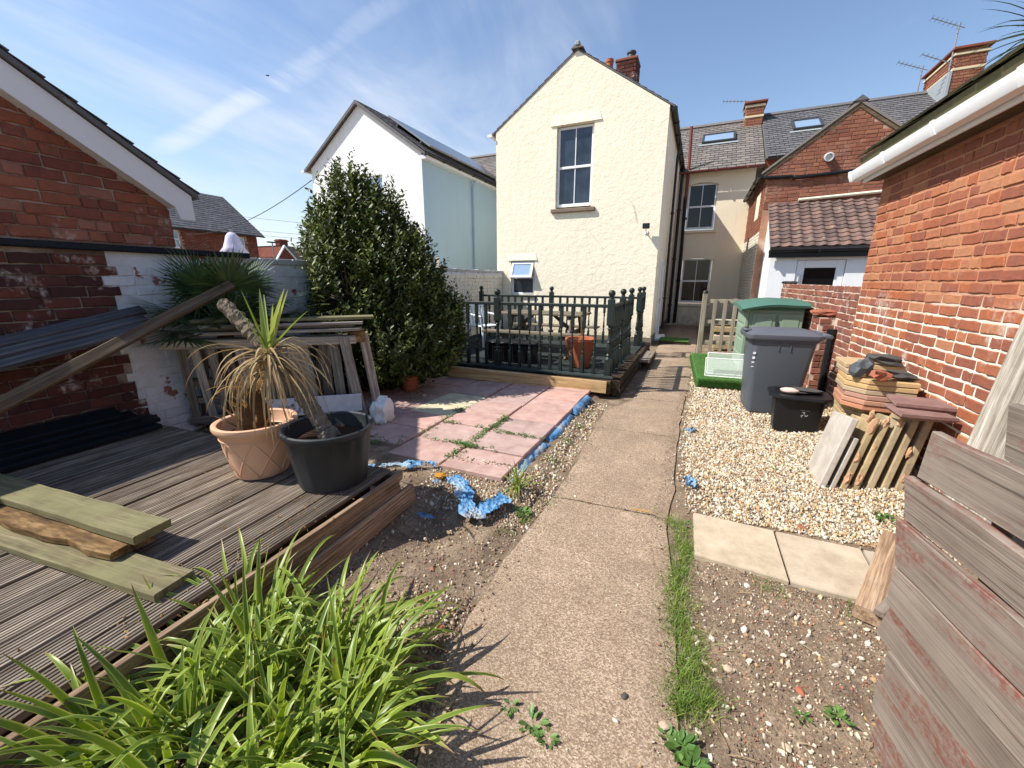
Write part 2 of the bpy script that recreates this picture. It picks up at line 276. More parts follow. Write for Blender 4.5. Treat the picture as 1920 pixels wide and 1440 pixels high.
m = Mt('glass_dark', .04, .6); v = m.vec('World', (1, 1, 1), False); m.col(m.mix(m.rng(m.noise(2.2, v, 3), .3, .7), lin('#1b2430'), lin('#3a4656'))); m.b.inputs['Coat Weight'].default_value = .25; m.b.inputs['Coat Roughness'].default_value = .02; M['glass_dark'] = m.m
m = Mt('glass_black', .05, .4); m.col(lin('#15171a')); M['glass_black'] = m.m
m = Mt('glass_blue', .05, .6); m.col(lin('#8fa6bd')); m.b.inputs['Coat Weight'].default_value = .5; M['glass_blue'] = m.m
m = Mt('clear_sheet', .12, .5); m.col(lin('#dfe8de')); m.b.inputs['Transmission Weight'].default_value = .0; m.b.inputs['Alpha'].default_value = .2; M['clear_sheet'] = m.m
m = Mt('solar', .15, .6); v = m.vec(); m.col(lin('#1c2026')); M['solar'] = m.m
m = Mt('blue_sheet', .38, .45); v = m.vec(); n = m.noise(4, v, 3, .5); bc = m.ramp(n, [(.3, lin('#35678f')), (.5, lin('#5d92bd')), (.74, lin('#bcd4df'))]); m.col(m.mix(m.rng(m.noise(4, v, 5, .7), .52, .66, 0, .7), bc, lin('#8a7a66'))); m.bump(m.noise(22, v, 5, .7), .8, .02); M['blue_sheet'] = m.m
# ---------------------------------------------------------------- geometry helpers
I4 = Matrix.Identity(4); WM = {}
T = Matrix.Translation
def RZ(a): return Matrix.Rotation(a, 4, 'Z')
def put(o, parent, Mw):
    col.objects.link(o)
    if parent is not None:
        o.parent = parent; o.matrix_parent_inverse = I4; o.matrix_basis = WM[parent.name].inverted() @ Mw
    else: o.matrix_basis = Mw
    WM[o.name] = Mw.copy()
def tag(o, label=None, cat=None, group=None, kind=None):
    if label: o['label'] = label
    if cat: o['category'] = cat
    if group: o['group'] = group
    if kind: o['kind'] = kind
    return o
def thing(name, loc, label, cat, group=None, rz=0., kind=None):
    o = bpy.data.objects.new(name, None); o.empty_display_size = .1
    put(o, None, T(Vector(loc)) @ RZ(rz)); return tag(o, label, cat, group, kind)
def mk(name, me, mat, parent=None, Mw=I4, **k):
    if mat and not me.materials: me.materials.append(M[mat])
    o = bpy.data.objects.new(name, me); put(o, parent, Mw); return tag(o, **k)
class MB:
    def __init__(s): s.v = []; s.f = []; s.u = None
    def add(s, vs, fs):
        b = len(s.v); s.v += [tuple(x) for x in vs]; s.f += [tuple(i+b for i in f) for f in fs]; return s
    def box(s, x0, x1, y0, y1, z0, z1, m=None):
        vs = [Vector((x, y, z)) for z in (z0, z1) for y in (y0, y1) for x in (x0, x1)]
        if m is not None: vs = [m @ p for p in vs]
        return s.add(vs, [(0, 2, 3, 1), (4, 5, 7, 6), (0, 1, 5, 4), (2, 6, 7, 3), (0, 4, 6, 2), (1, 3, 7, 5)])
    def cbox(s, x0, x1, y0, y1, z0, z1, b=.01, m=None):      # box with chamfered edges
        vs = []; q = [(x0, x1), (y0, y1), (z0, z1)]
        for a in range(3):
            for k in range(8):
                p = []
                for ax in range(3):
                    hi = (k >> ax) & 1; val = q[ax][hi]
                    if ax != a: val += -b if hi else b
                    p.append(val)
                vs.append(Vector(p))
        if m is not None: vs = [m @ p for p in vs]
        base = len(s.v); s.v += [tuple(p) for p in vs]
        idx = lambda a, k: base+a*8+k
        quads = []
        for a in range(3):
            b1, c1 = (a+1) % 3, (a+2) % 3
            for hi in (0, 1):
                k0 = hi << a; r = [idx(a, k0), idx(a, k0 | 1 << b1), idx(a, k0 | 1 << b1 | 1 << c1), idx(a, k0 | 1 << c1)]
                quads.append(r if hi else r[::-1])
        for a in range(3):
            b1, c1 = (a+1) % 3, (a+2) % 3
            for hb in (0, 1):
                for hc in (0, 1):
                    k = hb << b1 | hc << c1
                    r = [idx(b1, k), idx(b1, k | 1 << a), idx(c1, k | 1 << a), idx(c1, k)]
                    quads.append(r if hb ^ hc else r[::-1])
        for k in range(8):
            r = [idx(0, k), idx(1, k), idx(2, k)]; par = (k & 1) ^ (k >> 1 & 1) ^ (k >> 2 & 1)
            quads.append(r if par else r[::-1])
        s.f += [tuple(r) for r in quads]; return s
    def poly(s, pts, n=None):   # one n-gon
        return s.add(pts, [tuple(range(len(pts)))])
    def prism(s, pts, d):       # pts: planar loop, d: extrusion vector
        n = len(pts); d = Vector(d); a = [Vector(p) for p in pts]; b = [p+d for p in a]
        return s.add(a+b, [tuple(range(n))[::-1], tuple(range(n, 2*n))]+[(i, (i+1) % n, n+(i+1) % n, n+i) for i in range(n)])
    def tube(s, path, rad, n=8, cap=True):
        path = [Vector(p) for p in path]; N = len(path)
        rad = rad if isinstance(rad, (list, tuple)) else [rad]*N
        vs = []; ref = Vector((0, 0, 1))
        d0 = (path[1]-path[0]).normalized()
        if abs(d0.z) > .9: ref = Vector((1, 0, 0))
        x = d0.cross(ref).normalized()
        for i, p in enumerate(path):
            d = (path[min(i+1, N-1)]-path[max(i-1, 0)]).normalized(); x = (x-d*x.dot(d)).normalized(); y = d.cross(x)
            for k in range(n): vs.append(p+(x*math.cos(2*PI*k/n)+y*math.sin(2*PI*k/n))*rad[i])
        fs = [(i*n+k, i*n+(k+1) % n, (i+1)*n+(k+1) % n, (i+1)*n+k) for i in range(N-1) for k in range(n)]
        if cap: fs += [tuple(range(n))[::-1], tuple(range((N-1)*n, N*n))]
        return s.add(vs, fs)
    def lathe(s, prof, n=28, m=None, fl=None):  # prof [(r,z)]
        vs = []
        for j, (r, z) in enumerate(prof):
            for k in range(n):
                a = 2*PI*k/n; rr = r*(1+(fl(j, a) if fl else 0)); p = Vector((rr*math.cos(a), rr*math.sin(a), z)); vs.append(m @ p if m is not None else p)
        N = len(prof); fs = [(i*n+k, i*n+(k+1) % n, (i+1)*n+(k+1) % n, (i+1)*n+k) for i in range(N-1) for k in range(n)]
        if prof[0][0] > 1e-5: fs.append(tuple(range(n))[::-1])
        if prof[-1][0] > 1e-5: fs.append(tuple(range((N-1)*n, N*n)))
        return s.add(vs, fs)
    def mesh(s, name, smooth=False):
        me = bpy.data.meshes.new(name); me.from_pydata(s.v, [], s.f); me.update()
        if smooth: me.polygons.foreach_set('use_smooth', [True]*len(me.polygons))
        return me
    def build(s, name, mat, parent=None, Mw=I4, smooth=False, ang=None, **k):
        a = np.array(s.v); c = Vector(((a[:, 0].min()+a[:, 0].max())/2, (a[:, 1].min()+a[:, 1].max())/2, a[:, 2].min()))
        s.v = [tuple(p) for p in (a-np.array(c))]
        me = s.mesh(name, smooth or ang is not None)
        if ang is not None:
            me.set_sharp_from_angle(angle=math.radians(ang))
        return mk(name, me, mat, parent, Mw @ T(c), **k)
def nz(p, s=1., seed=0.): return mnoise.noise(Vector(p)*s+Vector((seed*7.3, seed*3.1, seed*5.7)))
def frame(p0, p1, up=(0, 0, 1)):
    p0, p1 = Vector(p0), Vector(p1); x = (p1-p0).normalized(); y = Vector(up).cross(x).normalized(); z = x.cross(y)
    m = Matrix((x, y, z)).transposed().to_4x4(); m.translation = p0; return m, (p1-p0).length
def plank_mesh(L, w, t, seg=8, wob=.004, reeds=0, rag=0., seed=0, taper=0., edge=.0):
    if reeds:
        pr = [(-w/2, -t/2), (w/2, -t/2)]; pw = w/reeds
        for i in range(reeds-1, -1, -1):
            y = -w/2+i*pw; pr += [(y+pw*.995, t/2-.006), (y+pw*.72, t/2-.006), (y+pw*.62, t/2), (y+pw*.1, t/2)]
        pr += [(-w/2, t/2-.006)]
    else:
        b = min(t, w)*.12; pr = [(-w/2+b, -t/2), (w/2-b, -t/2), (w/2, -t/2+b), (w/2, t/2-b), (w/2-b, t/2), (-w/2+b, t/2), (-w/2, t/2-b), (-w/2, -t/2+b)]
    n = len(pr); vs = []
    for i in range(seg+1):
        x = L*i/seg; k = 1-taper*(i/seg)
        for y, z in pr:
            dx = 0
            if i in (0, seg) and rag: dx = rag*nz((y*18, z*18, i), 1, seed)
            e = edge*nz((x*6, y*9, 0), 1., seed+3) if edge else 0
            vs.append((x+dx, y*k+wob*nz((x*2.1, 0, 3), 1, seed)+(e if y < 0 else -e), z*k+wob*nz((x*1.7, y*3, 9), 1, seed+1)))
    fs = [(i*n+k, i*n+(k+1) % n, (i+1)*n+(k+1) % n, (i+1)*n+k) for i in range(seg) for k in range(n)]
    mb = MB(); mb.add(vs, fs+[tuple(range(n))[::-1], tuple(range(seg*n, seg*n+n))]); return mb
SEED = [0]
def plank(name, p0, p1, w, t, mat, parent=None, up=(0, 0, 1), **k):
    props = {q: k.pop(q) for q in ('label', 'cat', 'group', 'kind') if q in k}
    SEED[0] += 1; m, L = frame(p0, p1, up); mb = plank_mesh(L, w, t, seed=SEED[0]*1.37, **k)
    return mk(name, mb.mesh(name), mat, parent, m, **props)
# unit icosphere for stones
def ico(sub):
    import bmesh
    bm = bmesh.new(); bmesh.ops.create_icosphere(bm, subdivisions=sub, radius=1.0); bm.verts.ensure_lookup_table()
    v = np.array([x.co[:] for x in bm.verts]); f = [tuple(q.index for q in x.verts) for x in bm.faces]; bm.free(); return v, f
ICO1, ICO2, ICO3 = ico(1), ico(2), ico(3)
def rock_mb(size, seed, rough=.28, ic=ICO3, boxy=.0, freq=1.4):
    v, f = ic; out = []
    for p in v:
        q = Vector(p)
        if boxy: 
            mxx = max(abs(q.x), abs(q.y), abs(q.z)); q = q.lerp(q/mxx*.82, boxy)
        d = 1+rough*nz(p, freq, seed)+rough*.4*nz(p, freq*3, seed+4)
        out.append((q.x*d*size[0], q.y*d*size[1], q.z*d*size[2]))
    return MB().add(out, f)
def rock(name, c, size, mat, seed, parent=None, rot=(0, 0, 0), ang=35, **k):
    kw = {q: k.pop(q) for q in ('rough', 'ic', 'boxy', 'freq') if q in k}
    mb = rock_mb(size, seed, **kw); me = mb.mesh(name, True); me.set_sharp_from_angle(angle=math.radians(ang))
    return mk(name, me, mat, parent, T(Vector(c)) @ Euler(rot).to_matrix().to_4x4(), **k)
def joined(name, tmpl, mats, mat, parent=None, smooth=False, **k):
    """many copies of small template meshes (list of (verts, faces)) as one mesh; mats = [(template index, 4x4 numpy)]"""
    V = []; Fc = []; b = 0
    for ti, m in mats:
        v, f = tmpl[ti]; V.append(v @ m[:3, :3].T+m[:3, 3]); Fc += [tuple(i+b for i in q) for q in f]; b += len(v)
    V = np.concatenate(V); me = bpy.data.meshes.new(name); me.from_pydata(V.tolist(), [], Fc); me.update()
    if smooth: me.polygons.foreach_set('use_smooth', [True]*len(me.polygons))
    return mk(name, me, mat, parent, I4, **k)
# ---------------------------------------------------------------- bricks
def brick_tmpl(L, H, D, seed, b=.006, jit=.005):
    r = random.Random(seed); pts = []
    for (x, z) in ((-L/2, -H/2), (-L/6, -H/2), (L/5, -H/2), (L/2, -H/2), (L/2, H/2), (L/6, H/2), (-L/5, H/2), (-L/2, H/2)):
        pts.append((x+r.uniform(-jit, jit), z+r.uniform(-jit, jit)))
    n = len(pts); v = [(x, 0, z) for x, z in pts]+[(x, D-b, z) for x, z in pts]
    v += [(x-math.copysign(b, x)*.9, D+r.uniform(-.0015, .0015), z-math.copysign(b, z)) for x, z in pts]
    f = [(i, n+i, n+(i+1) % n, (i+1) % n) for i in range(n)]+[(n+i, 2*n+i, 2*n+(i+1) % n, n+(i+1) % n) for i in range(n)]+[tuple(range(2*n, 3*n))[::-1]]
    return np.array(v), f
BR = {}
def brick_set(L, H, D):
    key = (round(L, 3), round(H, 3), round(D, 3))
    if key not in BR:
        t = [brick_tmpl(L, H, D, 10+i) for i in range(5)]+[brick_tmpl(L*.47, H, D, 30+i) for i in range(3)]
        BR[key] = (t, {})
    return BR[key]
def brick_wall(parent, O, u, n, u0, u1, z0, z1, mat, L=.235, H=.085, D=.02, mask=None, score=None, nobj=300, name='brick', jt=.011, headers=.28, seed=1, matf=None, skip_stuff=False):
    """bricks standing proud of a wall face; u x n = up. The nobj bricks with the best score become parts, the rest one joined part."""
    O, u, n = Vector(O), Vector(u), Vector(n); t, cache = brick_set(L-jt, H-jt, D); r = random.Random(seed); items = []
    k = 0; z = z0
    while z+H <= z1+.01:
        x = u0-r.choice((0, .25, .5, .75))*L
        while x < u1:
            hd = r.random() < headers; ln = L*.5 if hd else L
            a, b = max(x, u0), min(x+ln, u1)
            if b-a > .05:
                c = (a+b)/2; sc_ = (b-a-jt)/((L-jt)*.47 if hd else L-jt)
                if mask is None or mask(c, z+H/2, b-a): items.append((c, z+H/2, (5+r.randrange(3)) if hd else r.randrange(5), sc_))
            x += ln
        z += H
    R3 = Matrix((u, n, Vector((0, 0, 1)))).transposed()
    def mw(it):
        c, zz, ti, s_ = it; m = (R3 @ Euler((r.gauss(0, .012), r.gauss(0, .008), r.gauss(0, .008))).to_matrix() @ Matrix.Diagonal((s_, 1, 1))).to_4x4()
        m.translation = O+u*c+Vector((0, 0, zz))+n*(r.uniform(-.004, .004)); return m
    if score: items.sort(key=lambda it: -score(it[0], it[1]))
    for it in items[:nobj]:
        mm = matf(it[0], it[1]) if matf else mat
        ck = (it[2], mm)
        if ck not in cache:
            me = bpy.data.meshes.new(name); v, f = t[it[2]]; me.from_pydata(v.tolist(), [], f); me.update(); me.materials.append(M[mm]); cache[ck] = me
        o = bpy.data.objects.new(name, cache[ck]); put(o, parent, mw(it))
    rest = items[nobj:]
    if rest and not skip_stuff:
        by = {}
        for it in rest: by.setdefault(matf(it[0], it[1]) if matf else mat, []).append((it[2], np.array(mw(it))))
        for mm, lst in by.items(): joined('bricks', t, lst, mm, parent, kind='stuff')
def wall_cells(mb, x0, x1, z0, z1, holes, y, d, M4=None, back=False):
    """front face (facing -y) of a wall with rectangular holes and their reveals going to y+d"""
    xs = sorted({x0, x1, *[h[0] for h in holes], *[h[1] for h in holes]}); zs = sorted({z0, z1, *[h[2] for h in holes], *[h[3] for h in holes]})
    for i in range(len(xs)-1):
        for j in range(len(zs)-1):
            cx, cz = (xs[i]+xs[i+1])/2, (zs[j]+zs[j+1])/2
            if any(h[0] < cx < h[1] and h[2] < cz < h[3] for h in holes): continue
            mb.poly([(xs[i], y, zs[j]), (xs[i+1], y, zs[j]), (xs[i+1], y, zs[j+1]), (xs[i], y, zs[j+1])])
    for a, b, c, e in holes:
        mb.add([(a, y, c), (b, y, c), (b, y, e), (a, y, e), (a, y+d, c), (b, y+d, c), (b, y+d, e), (a, y+d, e)], [(0, 4, 5, 1), (1, 5, 6, 2), (2, 6, 7, 3), (3, 7, 4, 0)])
def sash_window(parent, Mw, x0, x1, z0, z1, y, glass='glass_dark', bars=True, split=.5, fw=.055, two=True):
    """white framed sash; local frame: x right, y into the wall, z up"""
    f = MB(); zt = z0+(z1-z0)*split
    f.cbox(x0, x0+fw, y, y+.06, z0, z1, .006); f.cbox(x1-fw, x1, y, y+.06, z0, z1, .006)
    f.cbox(x0+fw, x1-fw, y+.002, y+.058, z0, z0+fw*1.25, .006); f.cbox(x0+fw, x1-fw, y+.002, y+.058, z1-fw, z1, .006)
    if two: f.cbox(x0+fw, x1-fw, y-.004, y+.057, zt-fw*.55, zt+fw*.55, .006)
    o = f.build('window', 'white_plastic', parent, Mw)
    rows = [(z0+fw*1.25, zt-fw*.55), (zt+fw*.55, z1-fw)] if two else [(z0+fw*1.25, z1-fw)]
    xm = (x0+x1)/2; cols_ = [(x0+fw, xm-.011), (xm+.011, x1-fw)] if bars else [(x0+fw, x1-fw)]
    for a, b in rows:
        for c, d in cols_:
            MB().box(c-.004, d+.004, y+.03, y+.036, a-.004, b+.004, T(Vector((0, 0, 0))) @ I4).build('pane', glass, o, Mw)
        if bars: MB().box(xm-.011, xm+.011, y+.012, y+.045, a-.002, b+.002).build('glazing_bar', 'white_plastic', o, Mw)
    return o
def slates(parent, A, B, C, D, w, ex, mat, Mw=I4, th=.012, name='slates', seed=3, wave=False, skip=None):
    """A,B eave ends, C,D ridge ends (B-C one edge, A-D the other): rows of thin overlapping pieces in one mesh"""
    A, B, C, D = [Mw @ Vector(p) for p in (A, B, C, D)]; r = random.Random(seed)
    nrm = (B-A).cross(D-A).normalized(); rows = max(1, int(round((D-A).length/ex))); V = []; Fc = []
    for j in range(rows):
        t0, t1 = j/rows, (j+1.25)/rows; e0, e1 = A.lerp(D, t0), B.lerp(C, t0); g0, g1 = A.lerp(D, min(t1, 1)), B.lerp(C, min(t1, 1))
        n = max(1, int(round((e1-e0).length/w))); off = .5 if j % 2 else 0
        for i in range(-1, n+1):
            a, b = (i+off)/n, (i+1+off)/n; a, b = max(a, 0), min(b, 1)
            if b-a < .25/n: continue
            a2, b2 = a+.006/n*5, b-.006/n*5
            if skip and skip((a+b)/2, t0): continue
            k = r.uniform(-.4, .6)*th*.5; lo = nrm*(th*1.9+k); hi = nrm*.002; dr = (D-A).normalized()*r.uniform(-.004, .004)
            p = [e0.lerp(e1, a2)+lo+dr, e0.lerp(e1, b2)+lo+dr, g0.lerp(g1, b2)+hi, g0.lerp(g1, a2)+hi]
            q0, q1 = p[0]-nrm*th, p[1]-nrm*th; bs = len(V); V += [tuple(x) for x in p+[q0, q1]]
            Fc += [(bs, bs+1, bs+2, bs+3), (bs+4, bs+5, bs+1, bs), (bs+4, bs, bs+3), (bs+5, bs+2, bs+1)]
    me = bpy.data.meshes.new(name); me.from_pydata(V, [], Fc); me.update(); return mk(name, me, mat, parent, I4, kind='stuff')
# ---------------------------------------------------------------- the setting
def gh(x, y):
    """height of the garden ground"""
    z = 0.0
    z += .13*max(0, min(1, (x-1.3)/.7))*max(0, min(1, (y-3.2)/1.0))          # rises to the brick wall
    if -5 < x < -.75:
        e = max(0, min(1, (-.82-x)/.3)); z += (.05+.02*max(0, min(1, (y-2.7)/.2)))*e
        if y < 2.9:
            h = math.exp(-(((x+1.35)/.33)**2+((y-2.12)/.38)**2)); z -= .10*h    # hollow by the deck corner
            b = max(0, min(1, (y-2.2)/.45)); z += .045*b*e
    if abs(x) < 6 and -1 < y < 12: z += .012*nz((x*3, y*3, 0))+.007*nz((x*11, y*11, 1))+.004*nz((x*30, y*30, 2))
    if -.85 < x < .32 and y > 0: z = min(z, -.012)
    return z
def axis(bounds):
    out = []
    for a, b, st in bounds: out += list(np.arange(a, b, st))
    return out+[bounds[-1][1]]
gx_ = axis([(-900, -100, 200), (-100, -12, 22), (-12, -4.8, .9), (-4.8, -1.9, .15), (-1.9, 2.2, .042), (2.2, 12, 1.4), (12, 100, 22), (100, 900, 200)])
gy_ = axis([(-900, -50, 170), (-50, -3, 12), (-3, .4, .5), (.4, 4.0, .042), (4.0, 7.0, .12), (7, 20, 1.3), (20, 100, 16), (100, 900, 200)])
nx_, ny_ = len(gx_), len(gy_)
gv = [(x, y, gh(x, y) if abs(x) < 12 and -3 < y < 20 else -.02) for y in gy_ for x in gx_]
gf = [(j*nx_+i, j*nx_+i+1, (j+1)*nx_+i+1, (j+1)*nx_+i) for j in range(ny_-1) for i in range(nx_-1)]
me = bpy.data.meshes.new('ground'); me.from_pydata(gv, [], gf); me.update(); me.polygons.foreach_set('use_smooth', [True]*len(gf))
ground = mk('ground', me, 'soil', kind='structure', label='bare brown garden soil strewn with small stones')
# concrete path: five cast slabs with worn edges
path = thing('path', (-.3, 4, 0), 'straight concrete garden path leading to the house', None, kind='structure')
LE = [(.1, -.62), (.8, -.66), (1.19, -.79), (1.9, -.80), (2.65, -.73), (3.4, -.70), (4.2, -.70), (5.02, -.70), (5.65, -.40), (6.4, -.36), (8, -.32), (10.8, -.26), (19, .12)]
RE = [(.1, .14), (1.23, .165), (2.2, .14), (2.62, .08), (3.08, .13), (4.2, .16), (5.2, .21), (6.07, .28), (8, .42), (11, .62), (19, 1.0)]
def edge_at(E, y):
    for (a, xa), (b, xb) in zip(E, E[1:]):
        if a <= y <= b: return xa+(xb-xa)*(y-a)/(b-a)
    return E[-1][1]
cuts = [.1, 2.72, 4.35, 5.72, 7.9, 11.0, 14.5, 19]
for ci, (ya, yb) in enumerate(zip(cuts, cuts[1:])):
    mb = MB(); n = max(4, int((yb-ya)/.11)); m_ = 8; rows = []
    for j in range(n+1):
        y = ya+.006+(yb-ya-.012)*j/n
        for i in range(m_+1):
            t = i/m_; xl = edge_at(LE, y)+.016*nz((y*5, 0, 0), 1, 2)+.006*nz((y*23, 0, 0), 1, 2); xr = edge_at(RE, y)+.016*nz((y*5, 0, 7), 1, 2)+.008*nz((y*19, 0, 7))
            yy = y+(.015*nz((t*9, ci, 0), 1, 5) if j in (0, n) else 0)
            z = .014+.004*nz((t*4, y*2, 0), 1, 1)+.002*ci/7; z -= .012 if i in (0, m_) else 0
            rows.append((xl+(xr-xl)*t, yy, z))
    w_ = m_+1; fs = [(j*w_+i, j*w_+i+1, (j+1)*w_+i+1, (j+1)*w_+i) for j in range(n) for i in range(m_)]
    b0 = len(rows); ring = [j*w_ for j in range(n+1)]+[n*w_+i for i in range(1, w_)]+[j*w_+m_ for j in range(n-1, -1, -1)]+[i for i in range(m_-1, 0, -1)]
    rows2 = rows+[(rows[k][0], rows[k][1], -.09) for k in ring]; L_ = len(ring)
    fs += [(ring[k], ring[(k+1) % L_], b0+(k+1) % L_, b0+k) for k in range(L_)]
    mb.add(rows2, fs).build('path_slab', 'concrete_path', path)
# ---------------------------------------------------------------- buildings (house frame: x along the gable, y away from the camera)
HF = T(Vector((-.47, 10.83, 0))) @ RZ(-math.radians(2.8))
def hp(x, y, z=0): return HF @ Vector((x, y, z))
def house(name, x, y, label, cat='house', group=None): return thing(name, hp(x, y), label, cat, group, -math.radians(2.8))
def gable_wall(root, x0, x1, ze, za, y, d, holes, mat, name='wall', zb=-.1, xa=None):
    mb = MB(); wall_cells(mb, x0, x1, zb, ze, holes, y, d); xa = (x0+x1)/2 if xa is None else xa
    mb.poly([(x0, y, ze), (x1, y, ze), (xa, y, za)]); return mb.build(name, mat, root, HF)
def gutter(root, p0, p1, mat, r=.055, name='gutter'):
    p0, p1 = Vector(p0), Vector(p1); m, L = frame(p0, p1); vs = []; n = 8
    for i in range(2):
        for k in range(n+1):
            a = PI+PI*k/n; vs.append((L*i, r*math.cos(a), r*math.sin(a)))
        for k in range(n, -1, -1):
            a = PI+PI*k/n; vs.append((L*i, (r-.008)*math.cos(a), (r-.008)*math.sin(a)))
    q = 2*(n+1); fs = [(k, (k+1) % q, q+(k+1) % q, q+k) for k in range(q)]+[tuple(range(q))[::-1], tuple(range(q, 2*q))]
    mb = MB().add(vs, fs)
    for i in range(int(L/.9)+1): mb.box(min(i*.9, L-.05), min(i*.9, L-.05)+.04, -r-.008, r+.008, -r-.01, .004)
    return mk(name, mb.mesh(name), mat, root, m)
# --- cream rear wing
cr = house('cream_house', -2.15, 2.7, 'cream rendered two storey rear wing with tall gable sash window')
wh = (-2.62, -1.68, 3.40, 5.30); w2 = (-3.88, -3.17, 1.22, 2.13)
# hand trowelled gable: fine grid so that the render can bulge
mb = MB(); wall_cells(mb, -4.31, 0, -.1, 5.39, [wh, w2], 0, .13); mb.poly([(-4.31, 0, 5.39), (0, 0, 5.39), (-2.155, 0, 6.83)])
mb.poly([(0, 0, -.1), (0, 5.5, -.1), (0, 5.5, 5.39), (0, 0, 5.39)]); mb.poly([(-4.31, 5.5, -.1), (-4.31, 0, -.1), (-4.31, 0, 5.39), (-4.31, 5.5, 5.39)])
mb.build('wall', 'cream', cr, HF)
mb = MB(); mb.box(-4.33, .022, -.02, .0-.001, -.1, .2).box(.001, .022, -.001, 5.49, -.1, .22); mb.build('plinth', 'plinth', cr, HF)
sash_window(cr, HF, wh[0]+.012, wh[1]-.012, wh[2]+.05, wh[3]-.012, .085)
MB().cbox(-2.72, -1.57, -.075, .10, 3.30, 3.395, .012).build('sill', 'sill_stone', cr, HF)
for a, b, z0, z1, sk in ((-2.78, -1.5, 5.315, 5.56, .09), (-3.97, -3.09, 2.145, 2.33, .06)):
    MB().add([(a, -.006, z0), (b, -.006, z0), (b-sk, -.001, z1), (a+sk, -.001, z1), (a, -.026, z0), (b, -.026, z0)], [(4, 5, 2, 3), (0, 1, 5, 4)[::-1], (0, 4, 3), (1, 2, 5)]).build('drip_lintel', 'cream', cr, HF)
# small window, top light propped open
f = MB(); x0, x1, z0, z1 = w2[0]+.01, w2[1]-.01, w2[2]+.01, w2[3]-.01
f.cbox(x0, x0+.05, .05, .11, z0, z1, .006); f.cbox(x1-.05, x1, .05, .11, z0, z1, .006); f.cbox(x0+.05, x1-.05, .052, .108, z0, z0+.05, .006); f.cbox(x0+.05, x1-.05, .052, .108, z1-.04, z1, .006); f.cbox(x0+.05, x1-.05, .052, .108, 1.66, 1.71, .006)
w_ = f.build('window', 'white_plastic', cr, HF)
MB().box(x0+.05, x1-.05, .085, .09, z0+.05, 1.66).build('pane', 'glass_dark', w_, HF)
oc = HF @ T(Vector((0, .045, z1-.03))) @ Matrix.Rotation(math.radians(-24), 4, 'X')
f = MB(); hgt = .45; f.cbox(x0+.02, x0+.085, -.03, .02, -hgt, 0, .006); f.cbox(x1-.085, x1-.02, -.03, .02, -hgt, 0, .006); f.cbox(x0+.085, x1-.085, -.028, .018, -hgt, -hgt+.07, .006); f.cbox(x0+.085, x1-.085, -.028, .018, -.06, 0, .006)
c_ = f.build('casement', 'white_plastic', w_, oc)
MB().box(x0+.085, x1-.085, -.006, 0, -hgt+.07, -.06).build('pane', 'glass_blue', w_, oc)
MB().cbox(-3.93, -3.12, -.05, .05, 1.16, 1.215, .01).build('sill', 'white_plastic', cr, HF)
# white side door and its frame
f = MB(); f.box(.004, .05, .95, 1.0, .05, 2.12).box(.004, .05, 1.85, 1.9, .05, 2.12).box(.004, .05, 1.0, 1.85, 2.05, 2.12); d_ = f.build('door_frame', 'white_plastic', cr, HF)
d_ = MB().box(.003, .03, 1.0, 1.85, .08, 2.05).build('door', 'white_plastic', cr, HF); MB().box(.03, .06, 1.06, 1.08, 1.0, 1.14).build('handle', 'metal', d_, HF)
MB().cbox(.0, .22, .9, 1.95, .0, .07, .01).build('step', 'white_board', cr, HF)
# roof
rf = MB()
for s_, xe in ((1, .11), (-1, -4.42)):
    ze = 5.39-.07; rf.prism([(-2.155, -.015, 6.865), (xe, -.015, ze+.035), (xe, -.015, ze+.01), (-2.155, -.015, 6.835)], (0, 5.6, 0))
r_ = rf.build('roof', 'slate', cr, HF)
slates(r_, (.12, -.025, 5.345), (.12, 5.5, 5.345), (-2.155, 5.5, 6.87), (-2.155, -.025, 6.87), .28, .2, 'slate', HF)
slates(r_, (-4.43, 5.5, 5.345), (-4.43, -.025, 5.345), (-2.155, -.025, 6.87), (-2.155, 5.5, 6.87), .28, .2, 'slate', HF)
MB().prism([(-2.3, -.07, 6.86), (-2.155, -.07, 6.98), (-2.01, -.07, 6.86)], (0, 5.6, 0)).build('ridge_tile', 'slate_brown', r_, HF)
MB().cbox(-2.21, -2.10, -.09, .06, 6.9, 7.0, .02).build('ridge_end', 'lead', r_, HF)
gutter(cr, hp(.11, -.03, 5.33), hp(.11, 5.45, 5.30), 'black_plastic', .05); gutter(cr, hp(-4.46, -.08, 5.34), hp(-4.5, 5.4, 5.3), 'white_plastic')
def pipe(root, pts, mat, r=.035, name='downpipe', n=8):
    mb = MB().tube([hp(*p) for p in pts], r, n)
    for a, b in zip(pts, pts[1:]):
        L = abs(a[2]-b[2]); k = int(L/1.6)
        for i in range(k):
            t = (i+.6)/k; mb.tube([hp(a[0], a[1], a[2]+(b[2]-a[2])*t-.03), hp(a[0], a[1], a[2]+(b[2]-a[2])*t+.03)], r*1.4, n)
    return mb.build(name, mat, root, I4, ang=40)
pipe(cr, [(.11, 2.55, 5.27), (.11, 2.55, 5.12), (.08, 2.55, 4.95), (.08, 2.55, 2.5), (.08, 2.6, .15)], 'black_plastic')
pipe(cr, [(.11, 5.25, 5.25), (.11, 5.2, 5.1), (.1, 5.2, 4.9), (.1, 5.2, .1)], 'black_plastic', .05)
p_ = pipe(cr, [(.28, 5.3, 4.3), (.28, 5.3, 5.4), (.24, 5.3, 6.5)], 'pipe_red', .05, 'vent_pipe')
pipe(cr, [(.30, 5.38, .1), (.30, 5.38, 2.6), (.26, 5.38, 4.4)], 'black_plastic', .055, 'soil_pipe')
